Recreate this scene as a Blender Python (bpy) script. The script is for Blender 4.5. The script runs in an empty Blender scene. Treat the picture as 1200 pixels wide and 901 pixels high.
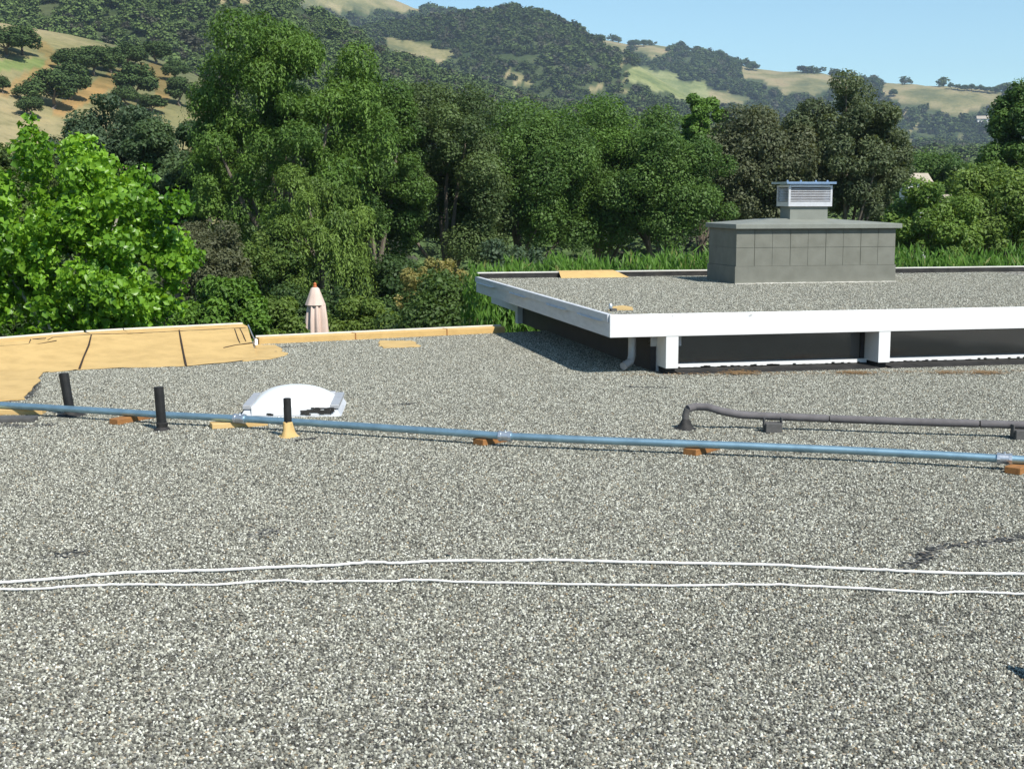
import bpy, math, random
import numpy as np
from mathutils import Vector

random.seed(7)
RNG = np.random.default_rng(11)
scene = bpy.context.scene
COL = scene.collection

# ------------------------------------------------------------------ camera, sky, sun, exposure
F, CX, CY, HY, H = 1600.0, 600.0, 450.5, 233.0, 1.40     # focal length and horizon in photo pixels, eye height over the roof
PITCH = math.atan((CY - HY) / F)
cam_d = bpy.data.cameras.new("camera")
cam_d.sensor_width = 36.0
cam_d.lens = F / 1200.0 * 36.0
cam_d.clip_start = 0.05
cam_d.clip_end = 9000
cam = bpy.data.objects.new("camera", cam_d)
cam.location = (0, 0, H)
cam.rotation_euler = (math.pi / 2 - PITCH, 0, 0)
COL.objects.link(cam)
scene.camera = cam

SUN_EL = math.radians(48)
to_sun = Vector((0.60 * math.cos(SUN_EL), -0.80 * math.cos(SUN_EL), math.sin(SUN_EL)))
w = bpy.data.worlds.new("World")
scene.world = w
w.use_nodes = True
wn = w.node_tree.nodes
bg = wn["Background"]
sky = wn.new("ShaderNodeTexSky")
sky.sky_type = 'NISHITA'
sky.sun_disc = False
sky.sun_elevation = SUN_EL
sky.sun_rotation = math.atan2(to_sun.x, to_sun.y)
sky.air_density = 0.75
sky.dust_density = 0.0
sky.ozone_density = 2.0
tone = wn.new("ShaderNodeMix"); tone.data_type = 'RGBA'; tone.blend_type = 'MULTIPLY'; tone.inputs[0].default_value = 1.0
tone.inputs[7].default_value = (1.02, 1.16, 1.03, 1)
w.node_tree.links.new(sky.outputs[0], tone.inputs[6])
w.node_tree.links.new(tone.outputs[2], bg.inputs[0])
bg.inputs[1].default_value = 0.13

sun_d = bpy.data.lights.new("sun", 'SUN')
sun_d.energy = 5.0
sun_d.angle = math.radians(0.5)
sun_d.color = (1.0, 0.95, 0.87)
sun = bpy.data.objects.new("sun", sun_d)
sun.rotation_euler = to_sun.to_track_quat('Z', 'Y').to_euler()
sun.location = (20, -20, 40)
COL.objects.link(sun)

scene.view_settings.view_transform = 'Standard'
scene.view_settings.look = 'None'
scene.view_settings.gamma = 1.0
scene.view_settings.exposure = 0.3
scene.view_settings.use_curve_mapping = False
scene.cycles.max_bounces = 6
scene.cycles.volume_bounces = 0

# ------------------------------------------------------------------ measuring helpers
def ray(px, py):
    x = (px - CX) / F
    y = -(py - CY) / F
    return (x, math.cos(PITCH) + y * math.sin(PITCH), -math.sin(PITCH) + y * math.cos(PITCH))

def un(px, py, z=0.0):
    r = ray(px, py)
    t = (z - H) / r[2]
    return Vector((r[0] * t, r[1] * t, z))

def at(px, py, Y):
    r = ray(px, py)
    t = Y / r[1]
    return Vector((r[0] * t, Y, H + r[2] * t))

def pj(X, Y, Z):
    Z = Z - H
    d = Y * math.cos(PITCH) - Z * math.sin(PITCH)
    u = Y * math.sin(PITCH) + Z * math.cos(PITCH)
    return CX + F * X / d, CY - F * u / d

# ------------------------------------------------------------------ object helpers
def tag(o, label=None, cat=None, group=None, kind=None):
    if label: o["label"] = label
    if cat: o["category"] = cat
    if group: o["group"] = group
    if kind: o["kind"] = kind
    return o

def empty(name, loc=(0, 0, 0), rz=0.0):
    o = bpy.data.objects.new(name, None)
    o.location = loc
    o.rotation_euler = (0, 0, rz)
    o.empty_display_size = 0.2
    COL.objects.link(o)
    return o

def link_mesh(name, me, mat, parent=None, loc=None):
    o = bpy.data.objects.new(name, me)
    if mat is not None and len(me.materials) == 0:
        me.materials.append(mat)
    COL.objects.link(o)
    if parent is not None: o.parent = parent
    if loc is not None: o.location = loc
    return o

def mesh_np(name, V, Q, col=None, smooth=False):
    V = np.asarray(V, dtype=np.float32)
    Q = np.asarray(Q, dtype=np.int32)
    k = Q.shape[1]
    me = bpy.data.meshes.new(name)
    me.vertices.add(len(V)); me.vertices.foreach_set("co", V.ravel())
    me.loops.add(Q.size); me.loops.foreach_set("vertex_index", Q.ravel())
    me.polygons.add(len(Q))
    me.polygons.foreach_set("loop_start", np.arange(0, Q.size, k, dtype=np.int32))
    me.polygons.foreach_set("loop_total", np.full(len(Q), k, dtype=np.int32))
    if smooth: me.polygons.foreach_set("use_smooth", np.ones(len(Q), dtype=bool))
    me.update(calc_edges=True)
    if col is not None:
        a = me.attributes.new("tint", 'FLOAT_COLOR', 'POINT')
        c = np.ones((len(V), 4), dtype=np.float32); c[:, :3] = col
        a.data.foreach_set("color", c.ravel())
    return me

class MB:
    def __init__(s): s.v, s.f = [], []
    def add(s, vs, fs):
        b = len(s.v)
        s.v += [tuple(q) for q in vs]
        s.f += [tuple(b + i for i in f) for f in fs]
        return s
    def hexa(s, p):      # 8 points: bottom ring, top ring
        return s.add(p, [(3, 2, 1, 0), (4, 5, 6, 7), (0, 1, 5, 4), (1, 2, 6, 5), (2, 3, 7, 6), (3, 0, 4, 7)])
    def box(s, x0, x1, y0, y1, z0, z1):
        return s.hexa([(x0, y0, z0), (x1, y0, z0), (x1, y1, z0), (x0, y1, z0), (x0, y0, z1), (x1, y0, z1), (x1, y1, z1), (x0, y1, z1)])
    def beam(s, a, b, wid, z0, z1):   # box along the floor line a-b
        a = Vector((a[0], a[1])); b = Vector((b[0], b[1])); n = (b - a).normalized(); n = Vector((-n.y, n.x)) * wid / 2
        r = [a - n, b - n, b + n, a + n]
        return s.hexa([(q.x, q.y, z0) for q in r] + [(q.x, q.y, z1) for q in r])
    def prism(s, poly, z0, z1):
        n = len(poly)
        vs = [(p[0], p[1], z0) for p in poly] + [(p[0], p[1], z1) for p in poly]
        return s.add(vs, [tuple(range(n - 1, -1, -1)), tuple(range(n, 2 * n))] + [(i, (i + 1) % n, n + (i + 1) % n, n + i) for i in range(n)])
    def tube(s, pts, rad, n=8, caps=True):
        pts = [Vector(p) for p in pts]
        if not hasattr(rad, '__len__'): rad = [rad] * len(pts)
        b = len(s.v); up = Vector((0, 0, 1)); prev = None
        for i, p in enumerate(pts):
            t = (pts[min(i + 1, len(pts) - 1)] - pts[max(i - 1, 0)]).normalized()
            if prev is None:
                ref = up if abs(t.z) < .9 else Vector((1, 0, 0))
                x = t.cross(ref).normalized()
            else:
                x = (prev - t * prev.dot(t)).normalized()
            prev = x; y = t.cross(x)
            for k in range(n):
                a = 2 * math.pi * k / n
                s.v.append(tuple(p + (x * math.cos(a) + y * math.sin(a)) * rad[i]))
        for i in range(len(pts) - 1):
            for k in range(n):
                k2 = (k + 1) % n
                s.f.append((b + i * n + k, b + i * n + k2, b + (i + 1) * n + k2, b + (i + 1) * n + k))
        if caps:
            s.f.append(tuple(b + k for k in range(n - 1, -1, -1)))
            s.f.append(tuple(b + (len(pts) - 1) * n + k for k in range(n)))
        return s
    def lathe(s, prof, c=(0, 0, 0), n=20, wob=None):
        b = len(s.v)
        for r, z in prof:
            for k in range(n):
                a = 2 * math.pi * k / n
                q = r * (wob(a, z) if wob else 1)
                s.v.append((c[0] + q * math.cos(a), c[1] + q * math.sin(a), c[2] + z))
        for i in range(len(prof) - 1):
            for k in range(n):
                k2 = (k + 1) % n
                s.f.append((b + i * n + k, b + i * n + k2, b + (i + 1) * n + k2, b + (i + 1) * n + k))
        s.f.append(tuple(b + k for k in range(n - 1, -1, -1)))
        s.f.append(tuple(b + (len(prof) - 1) * n + k for k in range(n)))
        return s
    def build(s, name, mat, parent=None, loc=None, smooth=False, bevel=0.0, rz=None):
        me = bpy.data.meshes.new(name)
        me.from_pydata(s.v, [], s.f)
        if smooth:
            me.polygons.foreach_set("use_smooth", [True] * len(me.polygons))
            try: me.set_sharp_from_angle(angle=math.radians(40))
            except Exception: pass
        me.update()
        o = link_mesh(name, me, mat, parent, loc)
        if rz is not None: o.rotation_euler.z = rz
        if bevel:
            m = o.modifiers.new("bevel", 'BEVEL'); m.width = bevel; m.segments = 2; m.limit_method = 'ANGLE'
        return o

# ------------------------------------------------------------------ materials
def new_mat(name):
    m = bpy.data.materials.new(name); m.use_nodes = True
    nt = m.node_tree
    return m, nt, nt.nodes["Principled BSDF"], nt.nodes["Material Output"]

def N(nt, typ, **kw):
    n = nt.nodes.new(typ)
    for k, v in kw.items():
        if k.startswith('_'): setattr(n, k[1:], v)
        else: n.inputs[k.replace('__', ' ')].default_value = v
    return n

def ramp(nt, stops, interp='LINEAR'):
    r = nt.nodes.new("ShaderNodeValToRGB"); e = r.color_ramp; e.interpolation = interp
    while len(e.elements) < len(stops): e.elements.new(0.5)
    for el, (p, c) in zip(e.elements, stops):
        el.position = p; el.color = (c[0], c[1], c[2], 1)
    return r

def mixc(nt, a, b, fac, mode='MIX'):
    m = nt.nodes.new("ShaderNodeMix"); m.data_type = 'RGBA'; m.blend_type = mode
    for sock, val in ((m.inputs[0], fac), (m.inputs[6], a), (m.inputs[7], b)):
        if hasattr(val, 'is_output'): nt.links.new(val, sock)
        elif isinstance(val, (int, float)): sock.default_value = val
        else: sock.default_value = (val[0], val[1], val[2], 1)
    return m.outputs[2]

def worn(name, base, dirt, rough=0.6, scale=6.0, amt=0.5, metallic=0.0, bump=0.05, bscale=60.0, stretch=None, coords='Object'):
    m, nt, p, out = new_mat(name)
    tc = nt.nodes.new("ShaderNodeTexCoord"); src = tc.outputs[coords]
    if stretch:
        mp = nt.nodes.new("ShaderNodeMapping"); mp.inputs['Scale'].default_value = stretch
        nt.links.new(src, mp.inputs[0]); src = mp.outputs[0]
    n1 = N(nt, "ShaderNodeTexNoise", Scale=scale, Detail=8.0, Roughness=0.65); nt.links.new(src, n1.inputs['Vector'])
    r = ramp(nt, [(0.42, (0, 0, 0)), (0.68, (1, 1, 1))]); nt.links.new(n1.outputs[0], r.inputs[0])
    mul = N(nt, "ShaderNodeMath", _operation='MULTIPLY'); nt.links.new(r.outputs[0], mul.inputs[0]); mul.inputs[1].default_value = amt
    c = mixc(nt, base, dirt, mul.outputs[0])
    nt.links.new(c, p.inputs['Base Color'])
    p.inputs['Roughness'].default_value = rough; p.inputs['Metallic'].default_value = metallic
    if bump:
        n2 = N(nt, "ShaderNodeTexNoise", Scale=bscale, Detail=4.0); nt.links.new(src, n2.inputs['Vector'])
        b = N(nt, "ShaderNodeBump", Strength=bump, Distance=0.01); nt.links.new(n2.outputs[0], b.inputs['Height'])
        nt.links.new(b.outputs[0], p.inputs['Normal'])
    return m

def gravel_mat(name, gain=1.0, k=1.0):
    m, nt, p, out = new_mat(name)
    tc = nt.nodes.new("ShaderNodeTexCoord"); src = tc.outputs['Object']
    def vor(scale, feature='F1'):
        v = N(nt, "ShaderNodeTexVoronoi", Scale=scale); v.feature = feature
        nt.links.new(src, v.inputs['Vector']); return v
    # stones about a centimetre across, each of its own tone
    fine = vor(105.0 * k); clump = vor(46.0 * k)
    sx = nt.nodes.new("ShaderNodeSeparateColor"); nt.links.new(fine.outputs['Color'], sx.inputs[0])
    sc = nt.nodes.new("ShaderNodeSeparateColor"); nt.links.new(clump.outputs['Color'], sc.inputs[0])
    g = gain
    rp = ramp(nt, [(0.0, (.05*g, .05*g, .048*g)), (0.22, (.13*g, .128*g, .12*g)), (0.55, (.30*g, .295*g, .27*g)), (0.80, (.47*g, .465*g, .43*g)), (0.93, (.70*g, .70*g, .66*g)), (1.0, (.85*g, .85*g, .82*g))])
    nt.links.new(sx.outputs[0], rp.inputs[0])
    rc = ramp(nt, [(0.0, (.42, .42, .42)), (0.5, (.95, .95, .93)), (1.0, (1.5, 1.49, 1.44))]); nt.links.new(sc.outputs[0], rc.inputs[0])
    c = mixc(nt, rp.outputs[0], rc.outputs[0], 1.0, 'MULTIPLY')
    # a few warm and cool stones
    rw = ramp(nt, [(0.0, (1.0, .93, .82)), (0.25, (1, 1, .99)), (0.85, (1, 1, 1)), (0.97, (1.25, .98, .68))]); nt.links.new(sx.outputs[1], rw.inputs[0])
    c = mixc(nt, c, rw.outputs[0], 1.0, 'MULTIPLY')
    # raked and bare patches
    n1 = N(nt, "ShaderNodeTexNoise", Scale=0.9, Detail=7.0, Roughness=.62); nt.links.new(src, n1.inputs['Vector'])
    r1 = ramp(nt, [(0.33, (.74, .74, .73)), (0.5, (.97, .97, .96)), (0.68, (1.14, 1.14, 1.12))]); nt.links.new(n1.outputs[0], r1.inputs[0])
    c = mixc(nt, c, r1.outputs[0], 1.0, 'MULTIPLY')
    n2 = N(nt, "ShaderNodeTexNoise", Scale=13.0, Detail=4.0, Roughness=.6); nt.links.new(src, n2.inputs['Vector'])
    r2 = ramp(nt, [(0.30, (.62, .62, .61)), (0.48, (1, 1, 1)), (0.72, (1.18, 1.18, 1.17))]); nt.links.new(n2.outputs[0], r2.inputs[0])
    c = mixc(nt, c, r2.outputs[0], 1.0, 'MULTIPLY')
    # tiny dark gaps where the bitumen shows
    n3 = N(nt, "ShaderNodeTexNoise", Scale=30.0, Detail=2.0); nt.links.new(src, n3.inputs['Vector'])
    r3 = ramp(nt, [(0.27, (.18, .18, .18)), (0.34, (1, 1, 1))]); nt.links.new(n3.outputs[0], r3.inputs[0])
    c = mixc(nt, c, r3.outputs[0], 1.0, 'MULTIPLY')
    nt.links.new(c, p.inputs['Base Color'])
    p.inputs['Roughness'].default_value = 0.85
    p.inputs['Specular IOR Level'].default_value = 0.25
    inv = N(nt, "ShaderNodeMath", _operation='SUBTRACT'); inv.inputs[0].default_value = 1.0; nt.links.new(fine.outputs['Distance'], inv.inputs[1])
    add = N(nt, "ShaderNodeMath", _operation='ADD'); nt.links.new(inv.outputs[0], add.inputs[0])
    m2 = N(nt, "ShaderNodeMath", _operation='MULTIPLY'); nt.links.new(sx.outputs[2], m2.inputs[0]); m2.inputs[1].default_value = 0.9
    nt.links.new(m2.outputs[0], add.inputs[1])
    b = N(nt, "ShaderNodeBump", Strength=0.75, Distance=0.006); nt.links.new(add.outputs[0], b.inputs['Height'])
    nt.links.new(b.outputs[0], p.inputs['Normal'])
    return m

def leaf_mat(name, trans=0.3, rough=0.55, spec=0.3, sat=1.0):
    m, nt, p, out = new_mat(name)
    at_ = nt.nodes.new("ShaderNodeAttribute"); at_.attribute_name = "tint"
    nt.links.new(at_.outputs['Color'], p.inputs['Base Color'])
    p.inputs['Roughness'].default_value = rough
    p.inputs['Specular IOR Level'].default_value = spec
    if trans:
        t = nt.nodes.new("ShaderNodeBsdfTranslucent")
        c = mixc(nt, at_.outputs['Color'], (1.35, 1.25, .55), 1.0, 'MULTIPLY')
        nt.links.new(c, t.inputs[0])
        mx = nt.nodes.new("ShaderNodeMixShader"); mx.inputs[0].default_value = trans
        nt.links.new(p.outputs[0], mx.inputs[1]); nt.links.new(t.outputs[0], mx.inputs[2])
        nt.links.new(mx.outputs[0], out.inputs[0])
    return m

M = {}
M['gravel'] = gravel_mat("roof_gravel", .82)
M['gravel_upper'] = gravel_mat("upper_roof_gravel", .80, .55)
M['tar_gravel'] = worn("tarred_gravel", (.020, .019, .018), (.16, .155, .14), .8, 55, .7, bump=.3, bscale=120)
M['white'] = worn("white_paint", (.80, .80, .79), (.62, .61, .58), .5, 3.0, .35, bump=.02)
M['white_shade_weathered'] = worn("shade_toned_weathered_white", (.62, .64, .67), (.42, .44, .47), .55, 5.0, .5, stretch=(1, 1, 6), bump=.03)  # same white paint, greyed and blued for the fascia's shaded side, plus streaky wear
M['black'] = worn("black_bitumen", (.012, .012, .012), (.05, .047, .043), .75, 9.0, .7, bump=.15)
M['pipe_black'] = worn("black_pipe_paint", (.010, .010, .010), (.03, .029, .027), .6, 14.0, .6, bump=.05)
M['tan'] = worn("tan_roof_coating", (.63, .43, .17), (.45, .30, .11), .75, 4.5, .7, bump=.14, bscale=26)
M['tan_trim'] = worn("tan_edge_coating", (.62, .415, .16), (.46, .29, .10), .7, 6.0, .6, bump=.15, bscale=30)
M['cream'] = worn("pale_metal_edge", (.72, .70, .64), (.5, .47, .4), .55, 7.0, .5)
M['steel'] = worn("sky_blued_galvanised_steel", (.34, .52, .62), (.22, .35, .43), .42, 12.0, .7, metallic=.75, bump=.03, stretch=(1, 1, 1))  # blue of the reflected sky put into the metal's base colour
M['steel_bright'] = worn("bright_galvanised_steel", (.62, .66, .70), (.42, .46, .52), .38, 20.0, .5, metallic=.8)
M['cowl'] = worn("cowl_aluminium", (.70, .70, .72), (.5, .5, .53), .42, 12.0, .5, metallic=.35)
M['lid_sky_blue'] = worn("sky_blued_lid_metal", (.42, .55, .75), (.30, .40, .55), .35, 8.0, .5, metallic=.8)  # sky reflection painted in as a blue base for the lid
M['dome'] = worn("white_acrylic", (.85, .86, .87), (.72, .73, .74), .28, 3.0, .4, bump=0)
M['dome_frame'] = worn("skylight_frame_metal", (.50, .51, .53), (.36, .37, .38), .5, 12.0, .5, metallic=.3)
M['wood_brown'] = worn("weathered_brown_wood", (.36, .165, .05), (.20, .085, .028), .75, 9.0, .8, stretch=(1, 8, 8), bump=.1)
M['wood_yellow'] = worn("pale_yellow_wood", (.66, .46, .20), (.50, .32, .12), .7, 6.0, .7, stretch=(1, 10, 10), bump=.06)
M['foam'] = worn("grey_foam_insulation", (.15, .14, .145), (.085, .08, .08), .85, 18.0, .6, bump=.12, bscale=90)
M['block_grey'] = worn("dark_grey_block", (.10, .098, .095), (.05, .05, .048), .85, 16.0, .6, bump=.2)
M['cable'] = worn("white_cable_sheath", (.82, .82, .80), (.62, .62, .6), .5, 8.0, .4, bump=0)
M['soffit'] = worn("shaded_soffit_paint", (.62, .63, .65), (.48, .48, .5), .6, 4, .5)
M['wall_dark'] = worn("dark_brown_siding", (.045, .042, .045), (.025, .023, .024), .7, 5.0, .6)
M['umbrella'] = worn("faded_umbrella_canvas", (.70, .55, .47), (.55, .41, .34), .8, 5.0, .45, stretch=(1, 1, .4), bump=.1)
M['umbrella_wood'] = worn("umbrella_hardwood", (.55, .16, .045), (.38, .1, .03), .5, 20.0, .5)
M['debris'] = worn("dry_needles", (.26, .165, .075), (.14, .085, .04), .9, 30.0, .7)
M['house_white'] = worn("house_white_stucco", (.78, .77, .74), (.62, .6, .57), .8, 1.0, .4)
M['house_roof'] = worn("house_tan_shingles", (.45, .39, .31), (.33, .28, .22), .85, 2.0, .6)
M['house_glass'] = worn("house_dark_glass", (.03, .035, .04), (.02, .02, .02), .15, 1.0, .3, bump=0)
M['bark'] = worn("grey_brown_bark", (.20, .165, .13), (.09, .07, .055), .9, 4.0, .8, stretch=(3, 3, .6), bump=.3, bscale=20)
M['bark_pale'] = worn("pale_mottled_bark", (.50, .47, .41), (.26, .23, .18), .85, 5.0, .7, bump=.1)
M['leaf'] = leaf_mat("leaves")
M['leaf_bright'] = leaf_mat("broad_glossy_leaves", .38, .38, .5)
M['leaf_far'] = leaf_mat("far_foliage", 0.0, .8, .1)

def glass_mat():
    m, nt, p, out = new_mat("dark_window_glass")
    tc = nt.nodes.new("ShaderNodeTexCoord")
    wv = N(nt, "ShaderNodeTexNoise", Scale=1.6, Detail=2.0); nt.links.new(tc.outputs['Object'], wv.inputs['Vector'])
    b = N(nt, "ShaderNodeBump", Strength=.25, Distance=.02); nt.links.new(wv.outputs[0], b.inputs['Height']); nt.links.new(b.outputs[0], p.inputs['Normal'])
    p.inputs['Base Color'].default_value = (.030, .029, .028, 1); p.inputs['Roughness'].default_value = .12; p.inputs['Specular IOR Level'].default_value = 1.0; p.inputs['IOR'].default_value = 1.8
    return m
M['glass'] = glass_mat()

def block_mat():
    # grey painted scored block: two courses of square faces over a plain parged base
    m, nt, p, out = new_mat("grey_painted_block")
    tc = nt.nodes.new("ShaderNodeTexCoord")
    n = N(nt, "ShaderNodeTexNoise", Scale=7.0, Detail=8.0); nt.links.new(tc.outputs['Object'], n.inputs['Vector'])
    r = ramp(nt, [(0.3, (.155, .158, .130)), (0.7, (.20, .204, .172))]); nt.links.new(n.outputs[0], r.inputs[0])
    nt.links.new(r.outputs[0], p.inputs['Base Color']); p.inputs['Roughness'].default_value = .8
    n2 = N(nt, "ShaderNodeTexNoise", Scale=90.0, Detail=5.0); nt.links.new(tc.outputs['Object'], n2.inputs['Vector'])
    b = N(nt, "ShaderNodeBump", Strength=.25, Distance=.006); nt.links.new(n2.outputs[0], b.inputs['Height']); nt.links.new(b.outputs[0], p.inputs['Normal'])
    return m
M['block'] = block_mat()
M['cap'] = worn("grey_cap_paint", (.23, .245, .215), (.17, .18, .155), .75, 5.0, .6, bump=.1)

def terrain_mat():
    m, nt, p, out = new_mat("dry_hill_grass")
    tc = nt.nodes.new("ShaderNodeTexCoord"); src = tc.outputs['Object']
    n1 = N(nt, "ShaderNodeTexNoise", Scale=0.018, Detail=9.0, Roughness=.6); nt.links.new(src, n1.inputs['Vector'])
    r1 = ramp(nt, [(0.36, (.135, .145, .070)), (0.47, (.225, .21, .10)), (0.56, (.31, .265, .145)), (0.68, (.34, .265, .15))]); nt.links.new(n1.outputs[0], r1.inputs[0])
    n2 = N(nt, "ShaderNodeTexNoise", Scale=0.35, Detail=8.0, Roughness=.7); nt.links.new(src, n2.inputs['Vector'])
    r2 = ramp(nt, [(0.3, (.62, .66, .6)), (0.5, (1, 1, 1)), (0.7, (1.22, 1.18, 1.1))]); nt.links.new(n2.outputs[0], r2.inputs[0])
    c = mixc(nt, r1.outputs[0], r2.outputs[0], 1.0, 'MULTIPLY')
    a = nt.nodes.new("ShaderNodeAttribute"); a.attribute_name = "tint"      # forest floor, bare earth tracks, greener swales
    c = mixc(nt, c, a.outputs['Color'], 1.0, 'MULTIPLY')
    nt.links.new(c, p.inputs['Base Color']); p.inputs['Roughness'].default_value = .95; p.inputs['Specular IOR Level'].default_value = .1
    return m
M['terrain'] = terrain_mat()

# ------------------------------------------------------------------ terrain
def prof(pts):
    xs = [a for a, b in pts]; ys = [b for a, b in pts]
    return lambda x: np.interp(x, xs, ys)
R1 = prof([(-600, 10), (-200, 8), (0, 25), (100, 42), (165, 57), (215, 76), (260, 98), (320, 150), (400, 205), (600, 228), (2000, 228)])
R2 = prof([(-600, -70), (0, -60), (200, -42), (300, -15), (350, 5), (400, 36), (450, 68), (520, 94), (600, 118), (700, 136), (850, 155), (960, 170), (1040, 186), (1200, 192), (2000, 185)])
R3 = prof([(-600, 60), (300, 62), (400, 48), (450, 36), (500, 27), (530, 24), (560, 19), (600, 13), (630, 17), (660, 28), (690, 45), (720, 60), (760, 86), (800, 112), (870, 138), (950, 160), (1050, 172), (1200, 180), (2000, 180)])
R4 = prof([(-600, -60), (300, -60), (400, -28), (450, -6), (470, 1), (490, 9), (520, 14), (560, 24), (620, 40), (690, 48), (710, 49), (735, 53), (760, 52), (800, 59), (830, 67), (870, 79), (900, 84), (940, 84), (970, 90), (1000, 96), (1050, 98), (1100, 101), (1150, 105), (1200, 108), (1400, 118), (2000, 110)])
def zpix(px, py, D):
    x = (px - CX) / F; y = -(py - CY) / F
    ry = math.cos(PITCH) + y * math.sin(PITCH); rz = -math.sin(PITCH) + y * math.cos(PITCH)
    return H + rz / np.hypot(x, ry) * D
def px_of(az): return CX + np.tan(np.clip(az, -1.3, 1.3)) * F / 1.0 * math.cos(PITCH) * 1.0

def wob(x, y, s, ph):
    return (np.sin(x / s + ph) * np.cos(y / (s * 1.13) + 1.7 * ph) + .5 * np.sin((x + .7 * y) / (s * .47) + 2.1 * ph) + .3 * np.cos((x - 1.3 * y) / (s * .23) + ph))

def terrain_z(az, d):
    """az, d arrays of one shape"""
    az = np.asarray(az, float); d = np.asarray(d, float)
    px = np.clip(px_of(az), -600, 2000)
    D1 = 285 + 22 * np.sin(az * 17); D2 = 730 + 50 * np.sin(az * 13 + 1); D3 = 1260 + 60 * np.sin(az * 15 + 2); D4 = 1900 + 90 * np.sin(az * 11 + .5)
    z1, z2, z3, z4 = zpix(px, R1(px), D1), zpix(px, R2(px), D2), zpix(px, R3(px), D3), zpix(px, R4(px), D4)
    c = np.zeros_like(d)
    ks = [(c, c - 3), (c + 30, c - 3), (c + 60, c - 5.5), (c + 125, c - 9), (D1, z1), (D1 * 1.3, np.minimum(z1, z2) * .75 - 4), (D2, z2), (D2 * 1.24, np.minimum(z2, z3) - 16), (D3, z3), (D3 * 1.19, np.minimum(z3, z4) - 26), (D4, z4), (c + 2700, z4 - 80), (c + 3600, z4 - 150)]
    z = np.full_like(d, -3.0)
    for (da, za), (db, zb) in zip(ks[:-1], ks[1:]):
        t = np.clip((d - da) / (db - da), 0, 1)
        e = np.minimum(t * t * (3 - 2 * t) * .55 + t * .45, 1)
        z = np.where(d >= da, za + (zb - za) * e, z)
    x = d * np.sin(az); y = d * np.cos(az)
    k = np.clip((d - 150) / 600, 0, 1)
    z = z + wob(x, y, 70, .3) * 1.0 * k + wob(x, y, 21, 2.2) * .35 * k
    return z

# what is open grass on the hills, traced as regions of the slopes
GRASS = [
    [(340, -10), (480, -10), (500, 16), (440, 12), (380, 12), (340, 6)],
    [(450, 46), (475, 46), (530, 62), (524, 76), (500, 68), (448, 58)], [(425, 55), (452, 60), (460, 68), (430, 66)],
    [(595, 82), (612, 90), (609, 104), (598, 98)], [(619, 93), (629, 95), (624, 103), (618, 100)],
    [(683, 98), (708, 100), (704, 109), (686, 106)], [(722, 102), (741, 104), (736, 110), (724, 107)],
    [(731, 82), (760, 79), (800, 92), (802, 118), (772, 106), (735, 96)], [(800, 92), (835, 103), (882, 117), (860, 122), (800, 118)], [(725, 66), (737, 68), (730, 80), (722, 76)],
    [(703, 46), (735, 50), (736, 60), (712, 58)], [(742, 50), (772, 52), (790, 60), (778, 68), (748, 64)], [(790, 56), (812, 60), (800, 66)],
    [(855, 78), (900, 80), (960, 86), (1010, 96), (1010, 104), (980, 104), (955, 110), (925, 112), (900, 98), (868, 88)],
    [(1028, 96), (1170, 104), (1175, 122), (1120, 136), (1075, 120), (1040, 116)], [(1055, 128), (1075, 132), (1070, 138)],
    [(1062, 144), (1078, 150), (1072, 158), (1064, 154)], [(1062, 160), (1080, 164), (1072, 174), (1060, 170)], [(1118, 157), (1132, 156), (1130, 164), (1120, 163)],
    [(398, 28), (418, 40), (410, 44), (400, 36)], [(240, -5), (300, -6), (320, 2), (250, 4)],
]
def in_poly(px, py, poly):
    ins = np.zeros(px.shape, bool); n = len(poly)
    for i in range(n):
        x0, y0 = poly[i]; x1, y1 = poly[(i + 1) % n]
        c = ((y0 > py) != (y1 > py))
        xi = (x1 - x0) * (py - y0) / ((y1 - y0) if y1 != y0 else 1e-9) + x0
        ins ^= c & (px < xi)
    return ins
def project_np(X, Y, Z):
    Z = Z - H
    d = Y * math.cos(PITCH) - Z * math.sin(PITCH); u = Y * math.sin(PITCH) + Z * math.cos(PITCH)
    d = np.where(d < 1, 1, d)
    return CX + F * X / d, CY - F * u / d
def open_grass(az, d, z):
    px, py = project_np(d * np.sin(az), d * np.cos(az), z)
    px = px + 5 * np.sin(py * .35 + px * .11); py2 = py + 2.0 * np.sin(px * .17)
    g = np.zeros(np.shape(px), bool)
    for poly in GRASS: g |= in_poly(px, py2, poly) & (d > 480)
    g |= (d > 150) & (d < 340) & (px < 262)
    return g

azs = np.concatenate([np.linspace(-math.pi, -.62, 40, endpoint=False), np.linspace(-.62, .62, 620, endpoint=False), np.linspace(.62, math.pi, 41)])
ds = np.concatenate([np.linspace(0, 140, 30, endpoint=False), np.linspace(140, 330, 70, endpoint=False), np.geomspace(330, 2100, 200, endpoint=False), np.geomspace(2100, 3600, 14)])
AZ, DD = np.meshgrid(azs, ds, indexing='ij')
ZZ = terrain_z(AZ, DD)
V = np.stack([DD * np.sin(AZ), DD * np.cos(AZ), ZZ], -1).reshape(-1, 3)
na, nd = AZ.shape
ii, jj = np.meshgrid(np.arange(na - 1), np.arange(nd - 1), indexing='ij')
b0 = (ii * nd + jj).ravel()
Q = np.stack([b0, b0 + 1, b0 + nd + 1, b0 + nd], -1)
og = open_grass(AZ, DD, ZZ).reshape(-1)
tint = np.where(og[:, None], np.array([[1.0, 1.0, 1.0]]), np.array([[.24, .36, .30]]))
PX, PY = project_np(V[:, 0], V[:, 1], V[:, 2])
D_ = DD.reshape(-1)
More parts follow.
